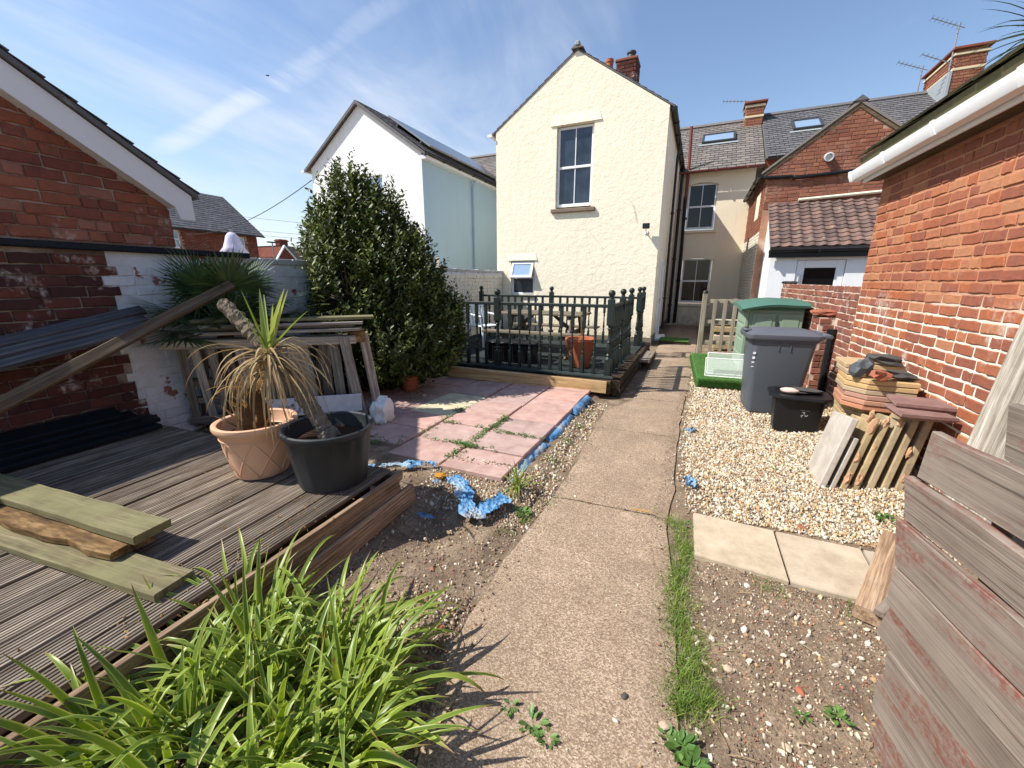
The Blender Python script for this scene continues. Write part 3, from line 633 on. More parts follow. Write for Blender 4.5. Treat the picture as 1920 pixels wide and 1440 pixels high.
# chimney on the wing with its bricks
ch = MB().box(-1.62, -1.10, 1.85, 2.4, 5.9, 7.26).build('chimney', 'mortar_dark', cr, HF)
u_ = HF.to_3x3() @ Vector((-1, 0, 0)); n_ = HF.to_3x3() @ Vector((0, -1, 0))
brick_wall(ch, hp(0, 1.85), u_, n_, 1.10, 1.62, 6.2, 7.30, 'brick_dark', D=.02, nobj=60, seed=5)
brick_wall(ch, hp(-1.10, 0), HF.to_3x3() @ Vector((0, -1, 0)), HF.to_3x3() @ Vector((1, 0, 0)), -2.4, -1.85, 5.9, 7.30, 'brick_dark', D=.02, nobj=0, seed=6)
MB().cbox(-1.65, -1.07, 1.82, 2.43, 7.24, 7.31, .015).build('chimney_cap', 'brick_low', ch, HF)
MB().lathe([(.1, 0), (.12, .02), (.11, .05), (.10, .16), (.125, .18), (.12, .22), (.0, .22)], 14, T(Vector((-1.28, 2.1, 7.30)))).build('chimney_pot', 'lamp_grey', ch, HF, ang=35)
MB().lathe([(.1, 0), (.1, .86), (.115, .88), (.115, .95), (.07, .96), (.07, .85)], 14, T(Vector((-1.84, 2.0, 6.45)))).build('flue_pipe', 'terracotta', cr, HF, ang=35)
# floodlight on the gable
fl = thing('floodlight', hp(-.29, -.02, 2.74), 'small dark floodlight on a bracket fixed to the cream gable corner', 'floodlight')
MB().cbox(-.37, -.21, -.22, -.12, 2.80, 2.92, .01).build('lamp_head', 'lamp_grey', fl, HF); MB().box(-.355, -.225, -.226, -.2205, 2.815, 2.905).build('lens', 'glass_black', fl, HF)
MB().tube([hp(-.29, -.005, 2.72), hp(-.29, -.12, 2.74), hp(-.29, -.16, 2.81)], .014, 6).cbox(-.33, -.25, -.02, -.001, 2.69, 2.77, .005, HF).build('bracket', 'white_plastic', fl)
# --- white and blue neighbour
wb = house('white_house', -8.9, 2.5, 'white gabled house with pale blue side wall and solar panels')
wx0, wx1, wze, wza = -11.16, -6.72, 5.2, 6.74; ww = (-8.95, -8.2, 3.35, 4.75)
mb = MB(); wall_cells(mb, wx0, wx1, -.1, wze, [ww], 0, .1); mb.poly([(wx0, 0, wze), (wx1, 0, wze), ((wx0+wx1)/2, 0, wza)]); mb.poly([(wx0, 5.5, -.1), (wx0, 0, -.1), (wx0, 0, wze), (wx0, 5.5, wze)]); mb.build('wall', 'white_render', wb, HF)
MB().poly([(wx1, 0, -.1), (wx1, 5.5, -.1), (wx1, 5.5, wze), (wx1, 0, wze)]).build('side_wall', 'blue_render', wb, HF)
sash_window(wb, HF, ww[0]+.01, ww[1]-.01, ww[2]+.03, ww[3]-.01, .05, 'glass_blue', bars=False)
xm = (wx0+wx1)/2; rf = MB()
for xe in (wx1+.2, wx0-.2): rf.prism([(xm, -.12, wza+.09), (xe, -.12, wze-.04), (xe, -.12, wze-.09), (xm, -.12, wza+.03)], (0, 5.7, 0))
r_ = rf.build('roof', 'slate', wb, HF)
slates(r_, (wx1+.21, -.13, wze-.02), (wx1+.21, 5.5, wze-.02), (xm, 5.5, wza+.1), (xm, -.13, wza+.1), .3, .22, 'slate', HF)
for xe, nm in ((wx1+.21, 1), (wx0-.21, 2)):
    MB().prism([(xm, -.125, wza+.03), (xe, -.125, wze-.09), (xe, -.125, wze-.13), (xm, -.125, wza-.01)], (0, .02, 0)).build('bargeboard', 'slate', wb, HF)
sl_ = (Vector((xm, 0, wza+.1))-Vector((wx1+.21, 0, wze-.02))); sl_.normalize(); nrm = Vector((-sl_.z, 0, sl_.x)); nrm = nrm if nrm.z > 0 else -nrm
for i in range(3):
    y0 = .45+i*1.7; a = Vector((wx1+.21, 0, wze-.02))+sl_*.35+nrm*.11
    mp = Matrix((sl_, Vector((0, 1, 0)), nrm)).transposed().to_4x4(); mp.translation = a+Vector((0, y0, 0))
    p_ = MB().cbox(0, 1.75, 0, 1.62, 0, .04, .006).build('solar_panel', 'solar', wb, HF @ mp); MB().box(-.01, 1.76, -.012, -.001, -.005, .046).box(-.012, -.001, 0, 1.62, -.005, .046).build('panel_frame', 'metal', p_, HF @ mp)
    MB().box(.3, .36, -.02, 1.6, -.1, -.002).box(1.3, 1.36, -.02, 1.6, -.1, -.002).build('mounting_rail', 'lamp_grey', p_, HF @ mp)
gutter(wb, hp(wx1+.24, -.1, wze-.06), hp(wx1+.24, 5.4, wze-.09), 'black_plastic'); MB().box(wx1+.005, wx1+.21, -.08, 5.4, wze-.2, wze-.1).build('soffit', 'white_barge', wb, HF)
gutter(wb, hp(wx0-.25, -.14, wze-.06), hp(wx0-.25, 5.4, wze-.08), 'white_plastic')
pipe(wb, [(wx1+.2, 2.9, wze-.16), (wx1+.08, 2.9, wze-.4), (wx1+.08, 2.9, .1)], 'blue_render', .04)
MB().cbox(wx1+.002, wx1+.1, .32, .52, 2.02, 2.32, .01).build('meter_box', 'white_board', wb, HF)
# --- terrace behind
tr = house('terrace_house', 0, 9, 'cream backed terrace house with two sash windows and a slate roof')
uw = (.33, 1.24, 3.30, 4.80); lw = (.37, 1.33, .79, 2.36)
mb = MB(); wall_cells(mb, -11.5, 2.3, -.1, 5.3, [uw, lw], 5.5, .1); mb.build('wall', 'cream_back', tr, HF)
for a in (uw, lw):
    sash_window(tr, HF, a[0]+.01, a[1]-.01, a[2]+.03, a[3]-.01, 5.56, 'glass_black')
    MB().cbox(a[0]-.08, a[1]+.08, 5.42, 5.6, a[2]-.09, a[2]-.004, .01).build('sill', 'cream_back', tr, HF)
    xs = np.linspace(a[0]-.06, a[1]+.06, 9); top = [(x, 5.497, a[3]+.07-.11*((x-(a[0]+a[1])/2)/.53)**2) for x in xs]
    MB().prism([(a[0]-.06, 5.497, a[3]+.16), *[(x, y, z-.06) for x, y, z in top], (a[1]+.06, 5.497, a[3]+.16)], (0, -.025, 0)).build('arch', 'cream_back', tr, HF)
rf = MB(); rf.prism([(-12, 5.25, 5.12), (-12, 9.0, 7.5), (-12, 12.8, 5.1)], (14.5, 0, 0)); r_ = rf.build('roof', 'slate_brown', tr, HF)
slates(r_, (-12, 5.22, 5.13), (2.5, 5.22, 5.13), (2.5, 9.0, 7.55), (-12, 9.0, 7.55), .27, .2, 'slate_brown', HF, seed=8)
MB().prism([(-12, 8.85, 7.52), (-12, 9.0, 7.64), (-12, 9.15, 7.52)], (14.5, 0, 0)).build('ridge_tile', 'slate_brown', r_, HF)
gutter(tr, hp(-4.3, 5.16, 5.1), hp(2.42, 5.16, 5.12), 'pipe_red')
def rooflight(root, x, t, w, hgt, A, D):
    A, D = Vector(A), Vector(D); d = (D-A).normalized(); n = Vector((1, 0, 0)).cross(d).normalized(); m = Matrix((Vector((1, 0, 0)), d, n)).transposed().to_4x4(); m.translation = A+d*t+Vector((x-A.x, 0, 0)); m = HF @ m
    f = MB().cbox(0, w, 0, .07, .03, .12, .01).cbox(0, w, hgt-.07, hgt, .03, .12, .01).cbox(0, .07, .07, hgt-.07, .032, .118, .01).cbox(w-.07, w, .07, hgt-.07, .032, .118, .01)
    o = f.build('rooflight', 'lamp_grey', root, m); MB().box(.07, w-.07, .07, hgt-.07, .07, .085).build('pane', 'glass_blue', o, m)
    MB().box(-.1, w+.1, -.14, -.005, .035, .04).build('flashing', 'lead', o, m)
rooflight(tr, .55, 2.35, 1.1, .85, (-12, 5.22, 5.13), (-12, 9.0, 7.55))
def chimney(root, x0, x1, y0, y1, z0, z1, mat, bands, nob=60, seed=11):
    c = MB().box(x0, x1, y0, y1, z0, z1).build('chimney', 'mortar_far', root, HF); r3 = HF.to_3x3()
    brick_wall(c, hp(0, y0), r3 @ Vector((-1, 0, 0)), r3 @ Vector((0, -1, 0)), -x1, -x0, z0, z1, mat, nobj=nob, seed=seed)
    brick_wall(c, hp(x0, 0), r3 @ Vector((0, 1, 0)), r3 @ Vector((-1, 0, 0)), y0, y1, z0, z1, mat, nobj=nob, seed=seed+1)
    brick_wall(c, hp(x1, 0), r3 @ Vector((0, -1, 0)), r3 @ Vector((1, 0, 0)), -y1, -y0, z0, z1, mat, nobj=0, seed=seed+2)
    for zb, e in bands: MB().cbox(x0-e, x1+e, y0-e, y1+e, zb, zb+.07, .01).build('chimney_band', 'chimney_cream' if e < .09 else 'brick_far', c, HF)
    return c
chimney(tr, 1.95, 2.5, 8.4, 9.1, 6.8, 7.95, 'brick_house', [(7.45, .035), (7.8, .05), (7.92, .1)], 40)
# aerials are things on the chimneys
def aerial(p, h, arms, label, r=.02):
    a = thing('television_aerial', hp(*p), label, 'aerial', 'television aerials on the chimneys', -math.radians(2.8))
    MB().tube([hp(*p), hp(p[0], p[1], p[2]+h)], r, 6).build('mast', 'metal', a)
    for z, L, tilt in arms:
        A = Vector((p[0], p[1], p[2]+z)); d = Vector((-1, -.1, tilt)); mb = MB().tube([hp(*(A-d*.15)), hp(*(A+d*L))], r*.7, 5)
        for k in range(7):
            q = A+d*(L*k/6); mb.tube([hp(q.x, q.y-.16, q.z), hp(q.x, q.y+.16, q.z)], .008, 4)
        mb.build('antenna_arm', 'metal', a)
aerial((1.88, 8.9, 7.7), .55, [(.5, .75, .12)], 'small aerial beside the slim chimney of the cream terrace')
# --- right half of the terrace roof
t2 = house('slate_roof_terrace', 8, 9, 'long grey slate terrace roof behind the brick gable', 'house')
MB().prism([(2.52, 5.3, 5.32), (2.52, 9.1, 7.62), (2.52, 12.9, 5.3)], (14, 0, 0)).build('roof', 'slate', t2, HF)
slates(t2, (2.52, 5.27, 5.34), (16.5, 5.27, 5.34), (16.5, 9.1, 7.68), (2.52, 9.1, 7.68), .26, .2, 'slate', HF, seed=9)
MB().poly([(2.52, 5.5, -.1), (16, 5.5, -.1), (16, 5.5, 5.3), (2.52, 5.5, 5.3)]).build('wall', 'brick_far', t2, HF)
MB().prism([(2.52, 8.95, 7.64), (2.52, 9.1, 7.76), (2.52, 9.25, 7.64)], (14, 0, 0)).build('ridge_tile', 'slate', t2, HF)
rooflight(t2, 3.35, 2.1, .85, .95, (2.52, 5.27, 5.34), (2.52, 9.1, 7.68))
c_ = chimney(t2, 7.35, 8.05, 7.7, 9.6, 6.5, 8.35, 'brick_house', [(7.75, .035), (8.15, .05), (8.30, .1)], 120, 21)
MB().box(7.3, 8.1, 7.64, 7.692, 6.75, 7.0).box(7.28, 7.342, 7.66, 9.2, 6.9, 7.75).build('lead_flashing', 'lead', c_, HF)
aerial((7.28, 7.75, 7.0), 2.05, [(1.0, .75, .45), (1.95, .7, .45)], 'tall two armed aerial strapped to the broad brick chimney')
aerial((7.1, 9.3, 7.6), 1.0, [(.9, .7, .4)], 'lower single armed aerial left of the broad brick chimney')
# --- brick neighbour with lean-to
bn = house('brick_house', 3.8, 3, 'red brick gabled rear wing with tiled lean-to and white door')
bx0, bx1, bze, bza, by = 2.24, 5.4, 4.16, 5.36, 1.6; r3 = HF.to_3x3()
mb = MB(); mb.poly([(bx0, by, -.1), (bx1, by, -.1), (bx1, by, bze), ((bx0+bx1)/2, by, bza), (bx0, by, bze)]); mb.poly([(bx0, 5.5, -.1), (bx0, by, -.1), (bx0, by, bze), (bx0, 5.5, bze)]); mb.build('wall', 'mortar_far', bn, HF)
gz_ = lambda c: bze+(bza-bze)*(1-abs(-c-(bx0+bx1)/2)/((bx1-bx0)/2))
brick_wall(bn, hp(0, by), r3 @ Vector((-1, 0, 0)), r3 @ Vector((0, -1, 0)), -bx1, -bx0, 3.3, 5.4, 'brick_house', L=.232, H=.08, D=.014, mask=lambda c, z, l: z+.05 < gz_(c)+.0, score=lambda c, z: -abs(-c-3.2)-abs(z-4.3)*.3, nobj=260, seed=31)
brick_wall(bn, hp(bx0, 0), r3 @ Vector((0, 1, 0)), r3 @ Vector((-1, 0, 0)), by, 5.5, 0, 4.1, 'brick_house', L=.232, H=.08, D=.014, nobj=0, seed=32, matf=lambda c, z: 'brick_cream' if z < 2.78 else 'brick_house')
MB().box(bx0-.02, bx0-.004, 2.3, 3.1, 3.2, 3.85).build('render_patch', 'cream_back', bn, HF)
rf = MB(); xm = (bx0+bx1)/2
for xe in (bx0-.12, bx1+.12): rf.prism([(xm, by-.05, bza+.1), (xe, by-.05, bze), (xe, by-.05, bze-.05), (xm, by-.05, bza+.03)], (0, 4.2, 0))
r_ = rf.build('roof', 'slate_brown', bn, HF); MB().prism([(xm-.14, by-.07, bza+.06), (xm, by-.07, bza+.17), (xm+.14, by-.07, bza+.06)], (0, 4.2, 0)).build('ridge_tile', 'slate', r_, HF)
for xe in (bx0-.1, bx1+.1): MB().prism([(xm, by-.03, bza+.03), (xe, by-.03, bze-.05), (xe, by-.03, bze-.13), (xm, by-.03, bza-.06)], (0, .028, 0)).build('verge', 'brown_plank', bn, HF)
gutter(bn, hp(bx0-.16, by-.1, bze-.06), hp(bx0-.16, 5.4, bze-.03), 'black_plastic')
pipe(bn, [(bx0-.1, by-.06, bze-.14), (bx0+.5, by-.07, bze-.16), (bx0+.55, by-.07, bze-.2), (4.6, by-.07, bze-.12)], 'black_plastic', .04, 'waste_pipe')
pipe(bn, [(2.95, by-.06, 3.47), (4.9, by-.06, 3.55)], 'cream_pipe', .035, 'overflow_pipe')
v_ = MB().lathe([(.05, 0), (.085, 0), (.095, .12), (.075, .125), (.06, .02), (.0, .02)], 16, T(Vector((3.4, by-.02, 4.36))) @ Matrix.Rotation(math.radians(90), 4, 'X') @ Matrix.Rotation(.25, 4, 'X')).build('boiler_vent', 'white_plastic', bn, HF, ang=40)
# lean-to: white wall, glazed door, interlocking tiles
lx0, lx1, ly_ = 2.40, 5.2, .35; dr = (2.93, 3.82, -.1, 2.05)
mb = MB(); wall_cells(mb, lx0, lx1, -.1, 2.16, [dr], ly_, .08); mb.poly([(lx0, by, -.1), (lx0, ly_, -.1), (lx0, ly_, 2.16), (lx0, by, 3.3)]); mb.build('lean_to_wall', 'white_paint_wall', bn, HF)
f = MB().cbox(dr[0]+.01, dr[0]+.16, ly_+.03, ly_+.09, 0, 2.04, .008).cbox(dr[1]-.16, dr[1]-.01, ly_+.03, ly_+.09, 0, 2.04, .008).cbox(dr[0]+.16, dr[1]-.16, ly_+.032, ly_+.088, 1.88, 2.04, .008).cbox(dr[0]+.16, dr[1]-.16, ly_+.032, ly_+.088, 0, 1.1, .008)
d_ = f.build('door', 'white_plastic', bn, HF); MB().box(dr[0]+.16, dr[1]-.16, ly_+.05, ly_+.06, 1.1, 1.88).build('pane', 'glass_black', d_, HF)
MB().box(dr[0]+.07, dr[0]+.10, ly_-.02, ly_+.03, 1.55, 1.75).build('hinge', 'metal', d_, HF)
MB().box(lx0-.05, lx1, ly_-.12, ly_-.09, 2.10, 2.24).build('fascia', 'black_plastic', bn, HF); gutter(bn, hp(lx0-.06, ly_-.16, 2.26), hp(lx1, ly_-.16, 2.27), 'black_plastic')
A_, D_ = Vector((2.35, ly_-.18, 2.31)), Vector((2.35, by, 3.42)); sd = (D_-A_); sl_len = sd.length; sd.normalize(); sn = Vector((1, 0, 0)).cross(sd).normalized()
MB().add([A_, A_+Vector((2.9, 0, 0)), D_+Vector((2.9, 0, 0)), D_, A_-sn*.05, A_+Vector((2.9, 0, -.05)), D_+Vector((2.9, 0, -.05)), D_-sn*.05], [(0, 1, 2, 3), (4, 0, 3, 7), (4, 5, 1, 0)]).build('lean_to_roof', 'slate_brown', bn, HF)
tw, te = .21, sl_len/12; vs = []; n = 8
for j, (yy, zz) in enumerate(((0, .028), (te*1.12, .006))):
    for i in range(n+1):
        t = i/n; vs.append((tw*t, yy, zz+.022*math.sin(PI*min(1, max(0, (t-.45)/.55)))-.006*math.sin(PI*min(1, t/.45))))
vs += [(x, y, z-.022) for x, y, z in vs[:n+1]]
fs = [(i, i+1, n+1+i+1, n+1+i) for i in range(n)]+[(2*n+2+i, 2*n+3+i, i+1, i) for i in range(n)]
tm = MB().add(vs, fs).mesh('roof_tile'); tm.materials.append(M['roof_tile'])
lr = bpy.data.objects[-1] if False else [o for o in bpy.data.objects if o.name.startswith('lean_to_roof')][0]
for j in range(12):
    for i in range(13):
        m = Matrix((Vector((1, 0, 0)), sd, sn)).transposed().to_4x4(); m.translation = A_+sd*te*j+Vector((tw*i, 0, 0))+sn*(.004+R.uniform(-.002, .003))
        o = bpy.data.objects.new('roof_tile', tm); put(o, lr, HF @ m)
# --- left: boundary wall (x = -4.6) with the brick outbuilding rising from it
WX = -4.6
gw = thing('garden_wall', (WX-.12, 5, 0), 'old brick boundary wall, dark red brick near, flaking white paint beyond', 'wall')
MB().box(WX-.22, WX, -1.5, 2.13, -.1, 1.86).build('wall_core', 'mortar_dark', gw); MB().box(WX-.22, WX, 2.13, 11.0, -.1, 1.86).build('wall_core', 'brick_white', gw)
nY, nX = Vector((0, -1, 0)), Vector((1, 0, 0))
edge = lambda z: 2.11+.05*(.9-z)*.5+.06*nz((0, 0, z*4))
brick_wall(gw, (WX, 0, 0), nY, nX, -2.3, 1.2, .02, 1.86, 'brick_dark', L=.232, H=.086, D=.016, mask=lambda c, z, l: -c < edge(z), score=lambda c, z: -c+z*.2, nobj=170, seed=41)
brick_wall(gw, (WX, 0, 0), nY, nX, -5.2, -1.9, .02, 1.80, 'brick_white', L=.232, H=.086, D=.006, jt=.006, mask=lambda c, z, l: -c >= edge(z), score=lambda c, z: c+z*1.2, nobj=200, seed=42)
brick_wall(gw, (WX, 0, 0), nY, nX, -11.0, -5.2, .02, 1.80, 'brick_cream', L=.232, H=.086, D=.012, jt=.009, score=lambda c, z: -c+z*1.5 if -c > 7 else -9, nobj=230, seed=43)
cop = random.Random(5); y = 3.35
while y < 11: 
    L_ = .225; MB().cbox(WX-.24, WX+.018, y, y+L_-.012, 1.80, 1.87+cop.uniform(-.006, .006), .008).build('coping_brick', 'brick_grey_white', gw); y += L_
ob = thing('brick_outbuilding', (WX-1.5, 2, 1.9), 'red brick outbuilding with white bargeboard above the left garden wall', 'outbuilding')
zv = lambda yy: 3.30-.635*(yy-1.40)
MB().poly([(WX-.002, 1.40, 1.9), (WX-.002, 2.69, 1.9), (WX-.002, 2.69, zv(2.69)), (WX-.002, 1.40, zv(1.40))]).poly([(WX-.002, 2.69, 1.9), (WX-4, 2.69, 1.9), (WX-4, 2.69, zv(2.69)), (WX-.002, 2.69, zv(2.69))]).poly([(WX-4, 1.40, 0), (WX-.002, 1.40, 0), (WX-.002, 1.40, 3.3), (WX-4, 1.40, 3.3)]).build('wall', 'mortar_brown', ob)
brick_wall(ob, (WX-.002, 0, 0), nY, nX, -2.69, -1.4, 1.93, 3.3, 'brick_gable', L=.232, H=.088, D=.014, jt=.012, mask=lambda c, z, l: z+.05 < zv(-c+l*.4)-.02, nobj=200, seed=44)
brick_wall(ob, (0, 2.69, 0), (-1, 0, 0), (0, 1, 0), 4.6, 6.0, 1.93, 2.5, 'brick_gable', L=.232, H=.088, D=.014, nobj=0, seed=45)
e0 = 2.84
MB().prism([(WX+.14, 1.3, zv(1.3)+.02), (WX+.14, e0, zv(e0)+.02), (WX+.14, e0, zv(e0)-.20), (WX+.14, e0-.13, zv(e0)-.20), (WX+.14, e0-.16, zv(e0-.16)-.20), (WX+.14, 1.3, zv(1.3)-.20)], (-.03, 0, 0)).build('bargeboard', 'white_barge', ob)
MB().box(WX+.0, WX+.11, 1.3, 2.7, 0, .012, Matrix(((1, 0, 0, 0), (0, 1, 0, 0), (0, -.635, 1, 3.30+.635*1.4-.19), (0, 0, 0, 1)))).build('soffit', 'white_barge', ob)
r_ = MB().add([(WX+.17, 1.3, zv(1.3)+.03), (WX+.17, e0+.05, zv(e0+.05)+.03), (WX-4, e0+.05, zv(e0+.05)+.03), (WX-4, 1.3, zv(1.3)+.03), (WX+.17, 1.3, zv(1.3)+.075), (WX+.17, e0+.05, zv(e0+.05)+.075), (WX-4, e0+.05, zv(e0+.05)+.075), (WX-4, 1.3, zv(1.3)+.075)], [(0, 1, 5, 4)[::-1], (0, 3, 2, 1), (4, 5, 6, 7)[::-1], (1, 2, 6, 5)[::-1], (0, 4, 7, 3)]).build('roof', 'slate', ob)
slates(r_, (WX+.18, e0+.06, zv(e0+.06)+.08), (WX-4, e0+.06, zv(e0+.06)+.08), (WX-4, 1.3, zv(1.3)+.08), (WX+.18, 1.3, zv(1.3)+.08), .25, .19, 'slate', I4, seed=12)
MB().cbox(WX-.01, WX+.06, -1.5, 3.42, 1.86, 1.915, .008).build('flashing_strip', 'black_board', gw)
# --- right: brick outbuilding close to the path side
BX = 2.0
rb = thing('brick_shed', (BX+1.2, 4.2, 0), 'orange brick outbuilding with white gutter on the right', 'outbuilding')
MB().box(BX, BX+2.4, 1.2, 5.93, -.1, 2.7).build('wall', 'mortar_orange', rb)
brick_wall(rb, (BX, 0, 0), (0, 1, 0), (-1, 0, 0), 1.8, 5.93, .04, 2.68, 'brick_orange', L=.236, H=.087, D=.007, jt=.016, score=lambda c, z: (5 if c > 4.05 else 0)+z*.8-c*.2 if z > .55 else -20+z, nobj=300, seed=51, headers=.3)
MB().cbox(BX-.13, BX-.002, 1.2, 6.02, 2.675, 2.70, .004).build('soffit', 'brown_plank', rb)
MB().cbox(BX-.15, BX-.13, 1.2, 6.05, 2.67, 2.80, .004).build('fascia', 'white_plastic', rb)
def box_gutter(x, y0, y1, z):
    pr = [(x-.115, z+.07), (x-.11, z+.02), (x-.085, z-.025), (x-.02, z-.03), (x, z-.02), (x, z+.075), (x-.01, z+.075), (x-.01, z-.01), (x-.08, z-.012), (x-.1, z+.022), (x-.105, z+.07)]
    mb = MB().prism([(a, y0, b) for a, b in pr][::-1], (0, y1-y0, 0))
    for yy in (2.6, 3.55, 4.45, 5.3, y1-.03): mb.prism([(a-.006 if a < x-.05 else a+.004, yy, b+(-.006 if b < z else .006)) for a, b in pr][::-1], (0, .055, 0))
    return mb.build('gutter', 'white_plastic', rb, ang=30)
box_gutter(BX-.152, 1.2, 6.12, 2.735)
r_ = MB().prism([(BX-.2, 1.2, 2.93), (BX+1.2, 1.2, 3.8), (BX+1.2, 1.2, 3.66), (BX-.16, 1.2, 2.81)], (0, 4.9, 0)).build('roof', 'mossy_roof', rb)
slates(r_, (BX-.22, 6.1, 2.93), (BX-.22, 1.2, 2.93), (BX+1.2, 1.2, 3.82), (BX+1.2, 6.1, 3.82), .25, .2, 'mossy_roof', I4, th=.018, seed=13)
# --- low garden wall running on from it, with a pier and dark pipe
lwl = thing('low_brick_wall', (BX+.12, 7.8, 0), 'low weathered red brick garden wall with white stains behind the green store', 'wall')
MB().box(BX+.002, BX+.23, 5.93, 9.75, -.1, 1.54).box(BX-.17, BX+.002, 6.55, 6.88, -.1, 1.14).build('wall_core', 'mortar_pale', lwl)
brick_wall(lwl, (BX+.002, 0, 0), (0, 1, 0), (-1, 0, 0), 5.94, 9.75, .04, 1.56, 'brick_low', L=.232, H=.084, D=.008, jt=.014, score=lambda c, z: z*3-c, nobj=290, seed=52, mask=lambda c, z, l: not (6.5 < c < 6.92 and z < 1.1))
brick_wall(lwl, (BX-.17, 0, 0), (0, 1, 0), (-1, 0, 0), 6.55, 6.88, .04, 1.16, 'brick_low', L=.17, H=.084, D=.012, nobj=40, seed=53, headers=.1)
brick_wall(lwl, (0, 6.55, 0), (-1, 0, 0), (0, -1, 0), -(BX), -(BX-.17), .04, 1.16, 'brick_low', L=.17, H=.084, D=.014, nobj=30, seed=54, headers=0)
brick_wall(lwl, (0, 9.75, 0), (1, 0, 0), (0, 1, 0), BX, BX+.23, .04, 1.56, 'brick_low', nobj=0, seed=55)
rock('capping_stone', (BX-.08, 6.7, 1.19), (.17, .2, .05), 'rock_red', 3, lwl, boxy=.6, rough=.2); rock('capping_stone', (BX+.1, 9.7, 1.57), (.14, .12, .035), 'rock_dark', 4, lwl, boxy=.5)
MB().tube([(BX-.05, 6.42, .05), (BX-.05, 6.42, .92), (BX-.02, 6.42, .99)], .042, 8).tube([(BX-.05, 6.42, .9), (BX-.05, 6.42, 1.0)], .055, 8).build('drain_pipe', 'black_plastic', lwl, ang=40)
# ---------------------------------------------------------------- far things on the left
fh = thing('far_house', (-28, 14, 0), 'distant brick house with grey tiled roof beyond the left wall', 'house')
fw_ = [(15.1, 15.55, 3.35, 4.3), (18.75, 19.35, 3.2, 4.25), (12.5, 13.4, 3.2, 4.25)]
mb = MB(); MF = T(Vector((-26, 0, 0))) @ RZ(-PI/2)      # local x -> -Y
MF = Matrix(((0, -1, 0, -26), (1, 0, 0, 0), (0, 0, 1, 0), (0, 0, 0, 1)))   # x along +Y, y away from us
wall_cells(mb, 6, 20.2, -.1, 4.5, fw_, 0, .1); mb.poly([(20.2, 0, -.1), (20.2, 6, -.1), (20.2, 6, 4.5), (20.2, 3, 6.9), (20.2, 0, 4.5)]); mb.build('wall', 'mortar_far', fh, MF)
brick_wall(fh, (-26, 0, 0), (0, -1, 0), (1, 0, 0), -20.2, -13, 2.2, 4.5, 'brick_far', nobj=0, seed=61, mask=lambda c, z, l: not any(a-.1 < -c < b+.1 and e-.05 < z < g+.05 for a, b, e, g in fw_))
for a in fw_: sash_window(fh, MF, *a, .04, 'glass_blue', bars=False)
r_ = MB().prism([(20.5, -.35, 4.4), (20.5, 3, 7.0), (20.5, 6.4, 4.4)], (-15, 0, 0)).build('roof', 'slate', fh, MF)
slates(r_, (5.5, -.36, 4.42), (20.5, -.36, 4.42), (20.5, 3, 7.05), (5.5, 3, 7.05), .3, .22, 'slate', MF, seed=14)
gutter(fh, (-25.6, 6, 4.38), (-25.6, 20.5, 4.38), 'lamp_grey', .06)
rh = thing('red_gable_house', (-47, 38.7, 0), 'far off small red gable with chimney on the skyline', 'house')
MB().prism([(-45, 37.6, 0), (-45, 39.8, 0), (-45, 39.8, 4.3), (-45, 38.5, 5.6), (-45, 37.6, 4.4)], (-5, 0, 0)).build('wall', 'brick_far', rh)
MB().prism([(-44.9, 37.2, 4.1), (-44.9, 38.5, 5.75), (-44.9, 40.1, 4.1), (-44.9, 40.1, 3.9), (-44.9, 38.5, 5.5), (-44.9, 37.2, 3.9)], (-.25, 0, 0)).build('bargeboard', 'white_barge', rh)
MB().prism([(-45.2, 38.5, 5.75), (-45.2, 44.5, 5.4), (-45.2, 44.5, 4.1), (-45.2, 40.2, 4.05)], (-5, 0, 0)).build('roof', 'slate_brown', rh)
MB().cbox(-46.6, -45.8, 38.6, 39.8, 5.0, 6.5, .05).cbox(-46.7, -45.7, 38.5, 39.9, 6.25, 6.4, .05).build('chimney', 'brick_far', rh)
lp = thing('street_lamp', (-45, 36.9, 0), 'thin grey street lamp rising above the garden wall', 'street lamp')
MB().tube([(-45, 36.9, 0), (-45, 36.9, 5.9)], .07, 6).build('post', 'metal', lp); MB().cbox(-45.2, -44.8, 36.3, 37.5, 5.88, 6.02, .03).build('lamp_head', 'lamp_grey', lp)
pa = thing('parasol', (-9, 6.42, 0), 'closed pale lilac parasol beyond the left wall', 'parasol')
fl_ = lambda j, a: .16*math.cos(7*a+j)*(.2+j*.18)
MB().lathe([(.012, 2.62), (.07, 2.60), (.12, 2.53), (.15, 2.42), (.19, 2.30), (.26, 2.20), (.2, 2.12), (.15, 2.05), (.06, 2.0)][::-1], 36, T(Vector((-9, 6.42, 0))), lambda j, a: .14*math.cos(6*a+j*.5)*max(0, (6-j)/6)).build('canopy', 'lilac_cloth', pa, smooth=True)
MB().tube([(-9, 6.42, 0), (-9, 6.42, 2.68)], .025, 8).build('pole', 'metal', pa)
def cable(name, p0, p1, sag, r, label, group=None):
    p0, p1 = Vector(p0), Vector(p1); pts = [p0.lerp(p1, i/14)-Vector((0, 0, sag*4*(i/14)*(1-i/14))) for i in range(15)]
    tag(MB().tube(pts, r, 5).build(name, 'lamp_grey', None, smooth=True), label, 'cable', group)
cable('telephone_wire', hp(-11.16, -.03, 4.85), (-26.0, 15.66, 4.13), .55, .014, 'grey telephone wire sagging from the white house to the left')
for i, (za, zb) in enumerate(((8.6, 9.1), (7.2, 7.5), (6.6, 6.95))): cable('power_line', (-60, 20-8*i*.2, za+1.5), (-40, 60, zb), .4, .016, ['highest thin power line above the far roofs', 'middle thin power line above the far roofs', 'lowest thin power line above the far roofs'][i], 'power lines')
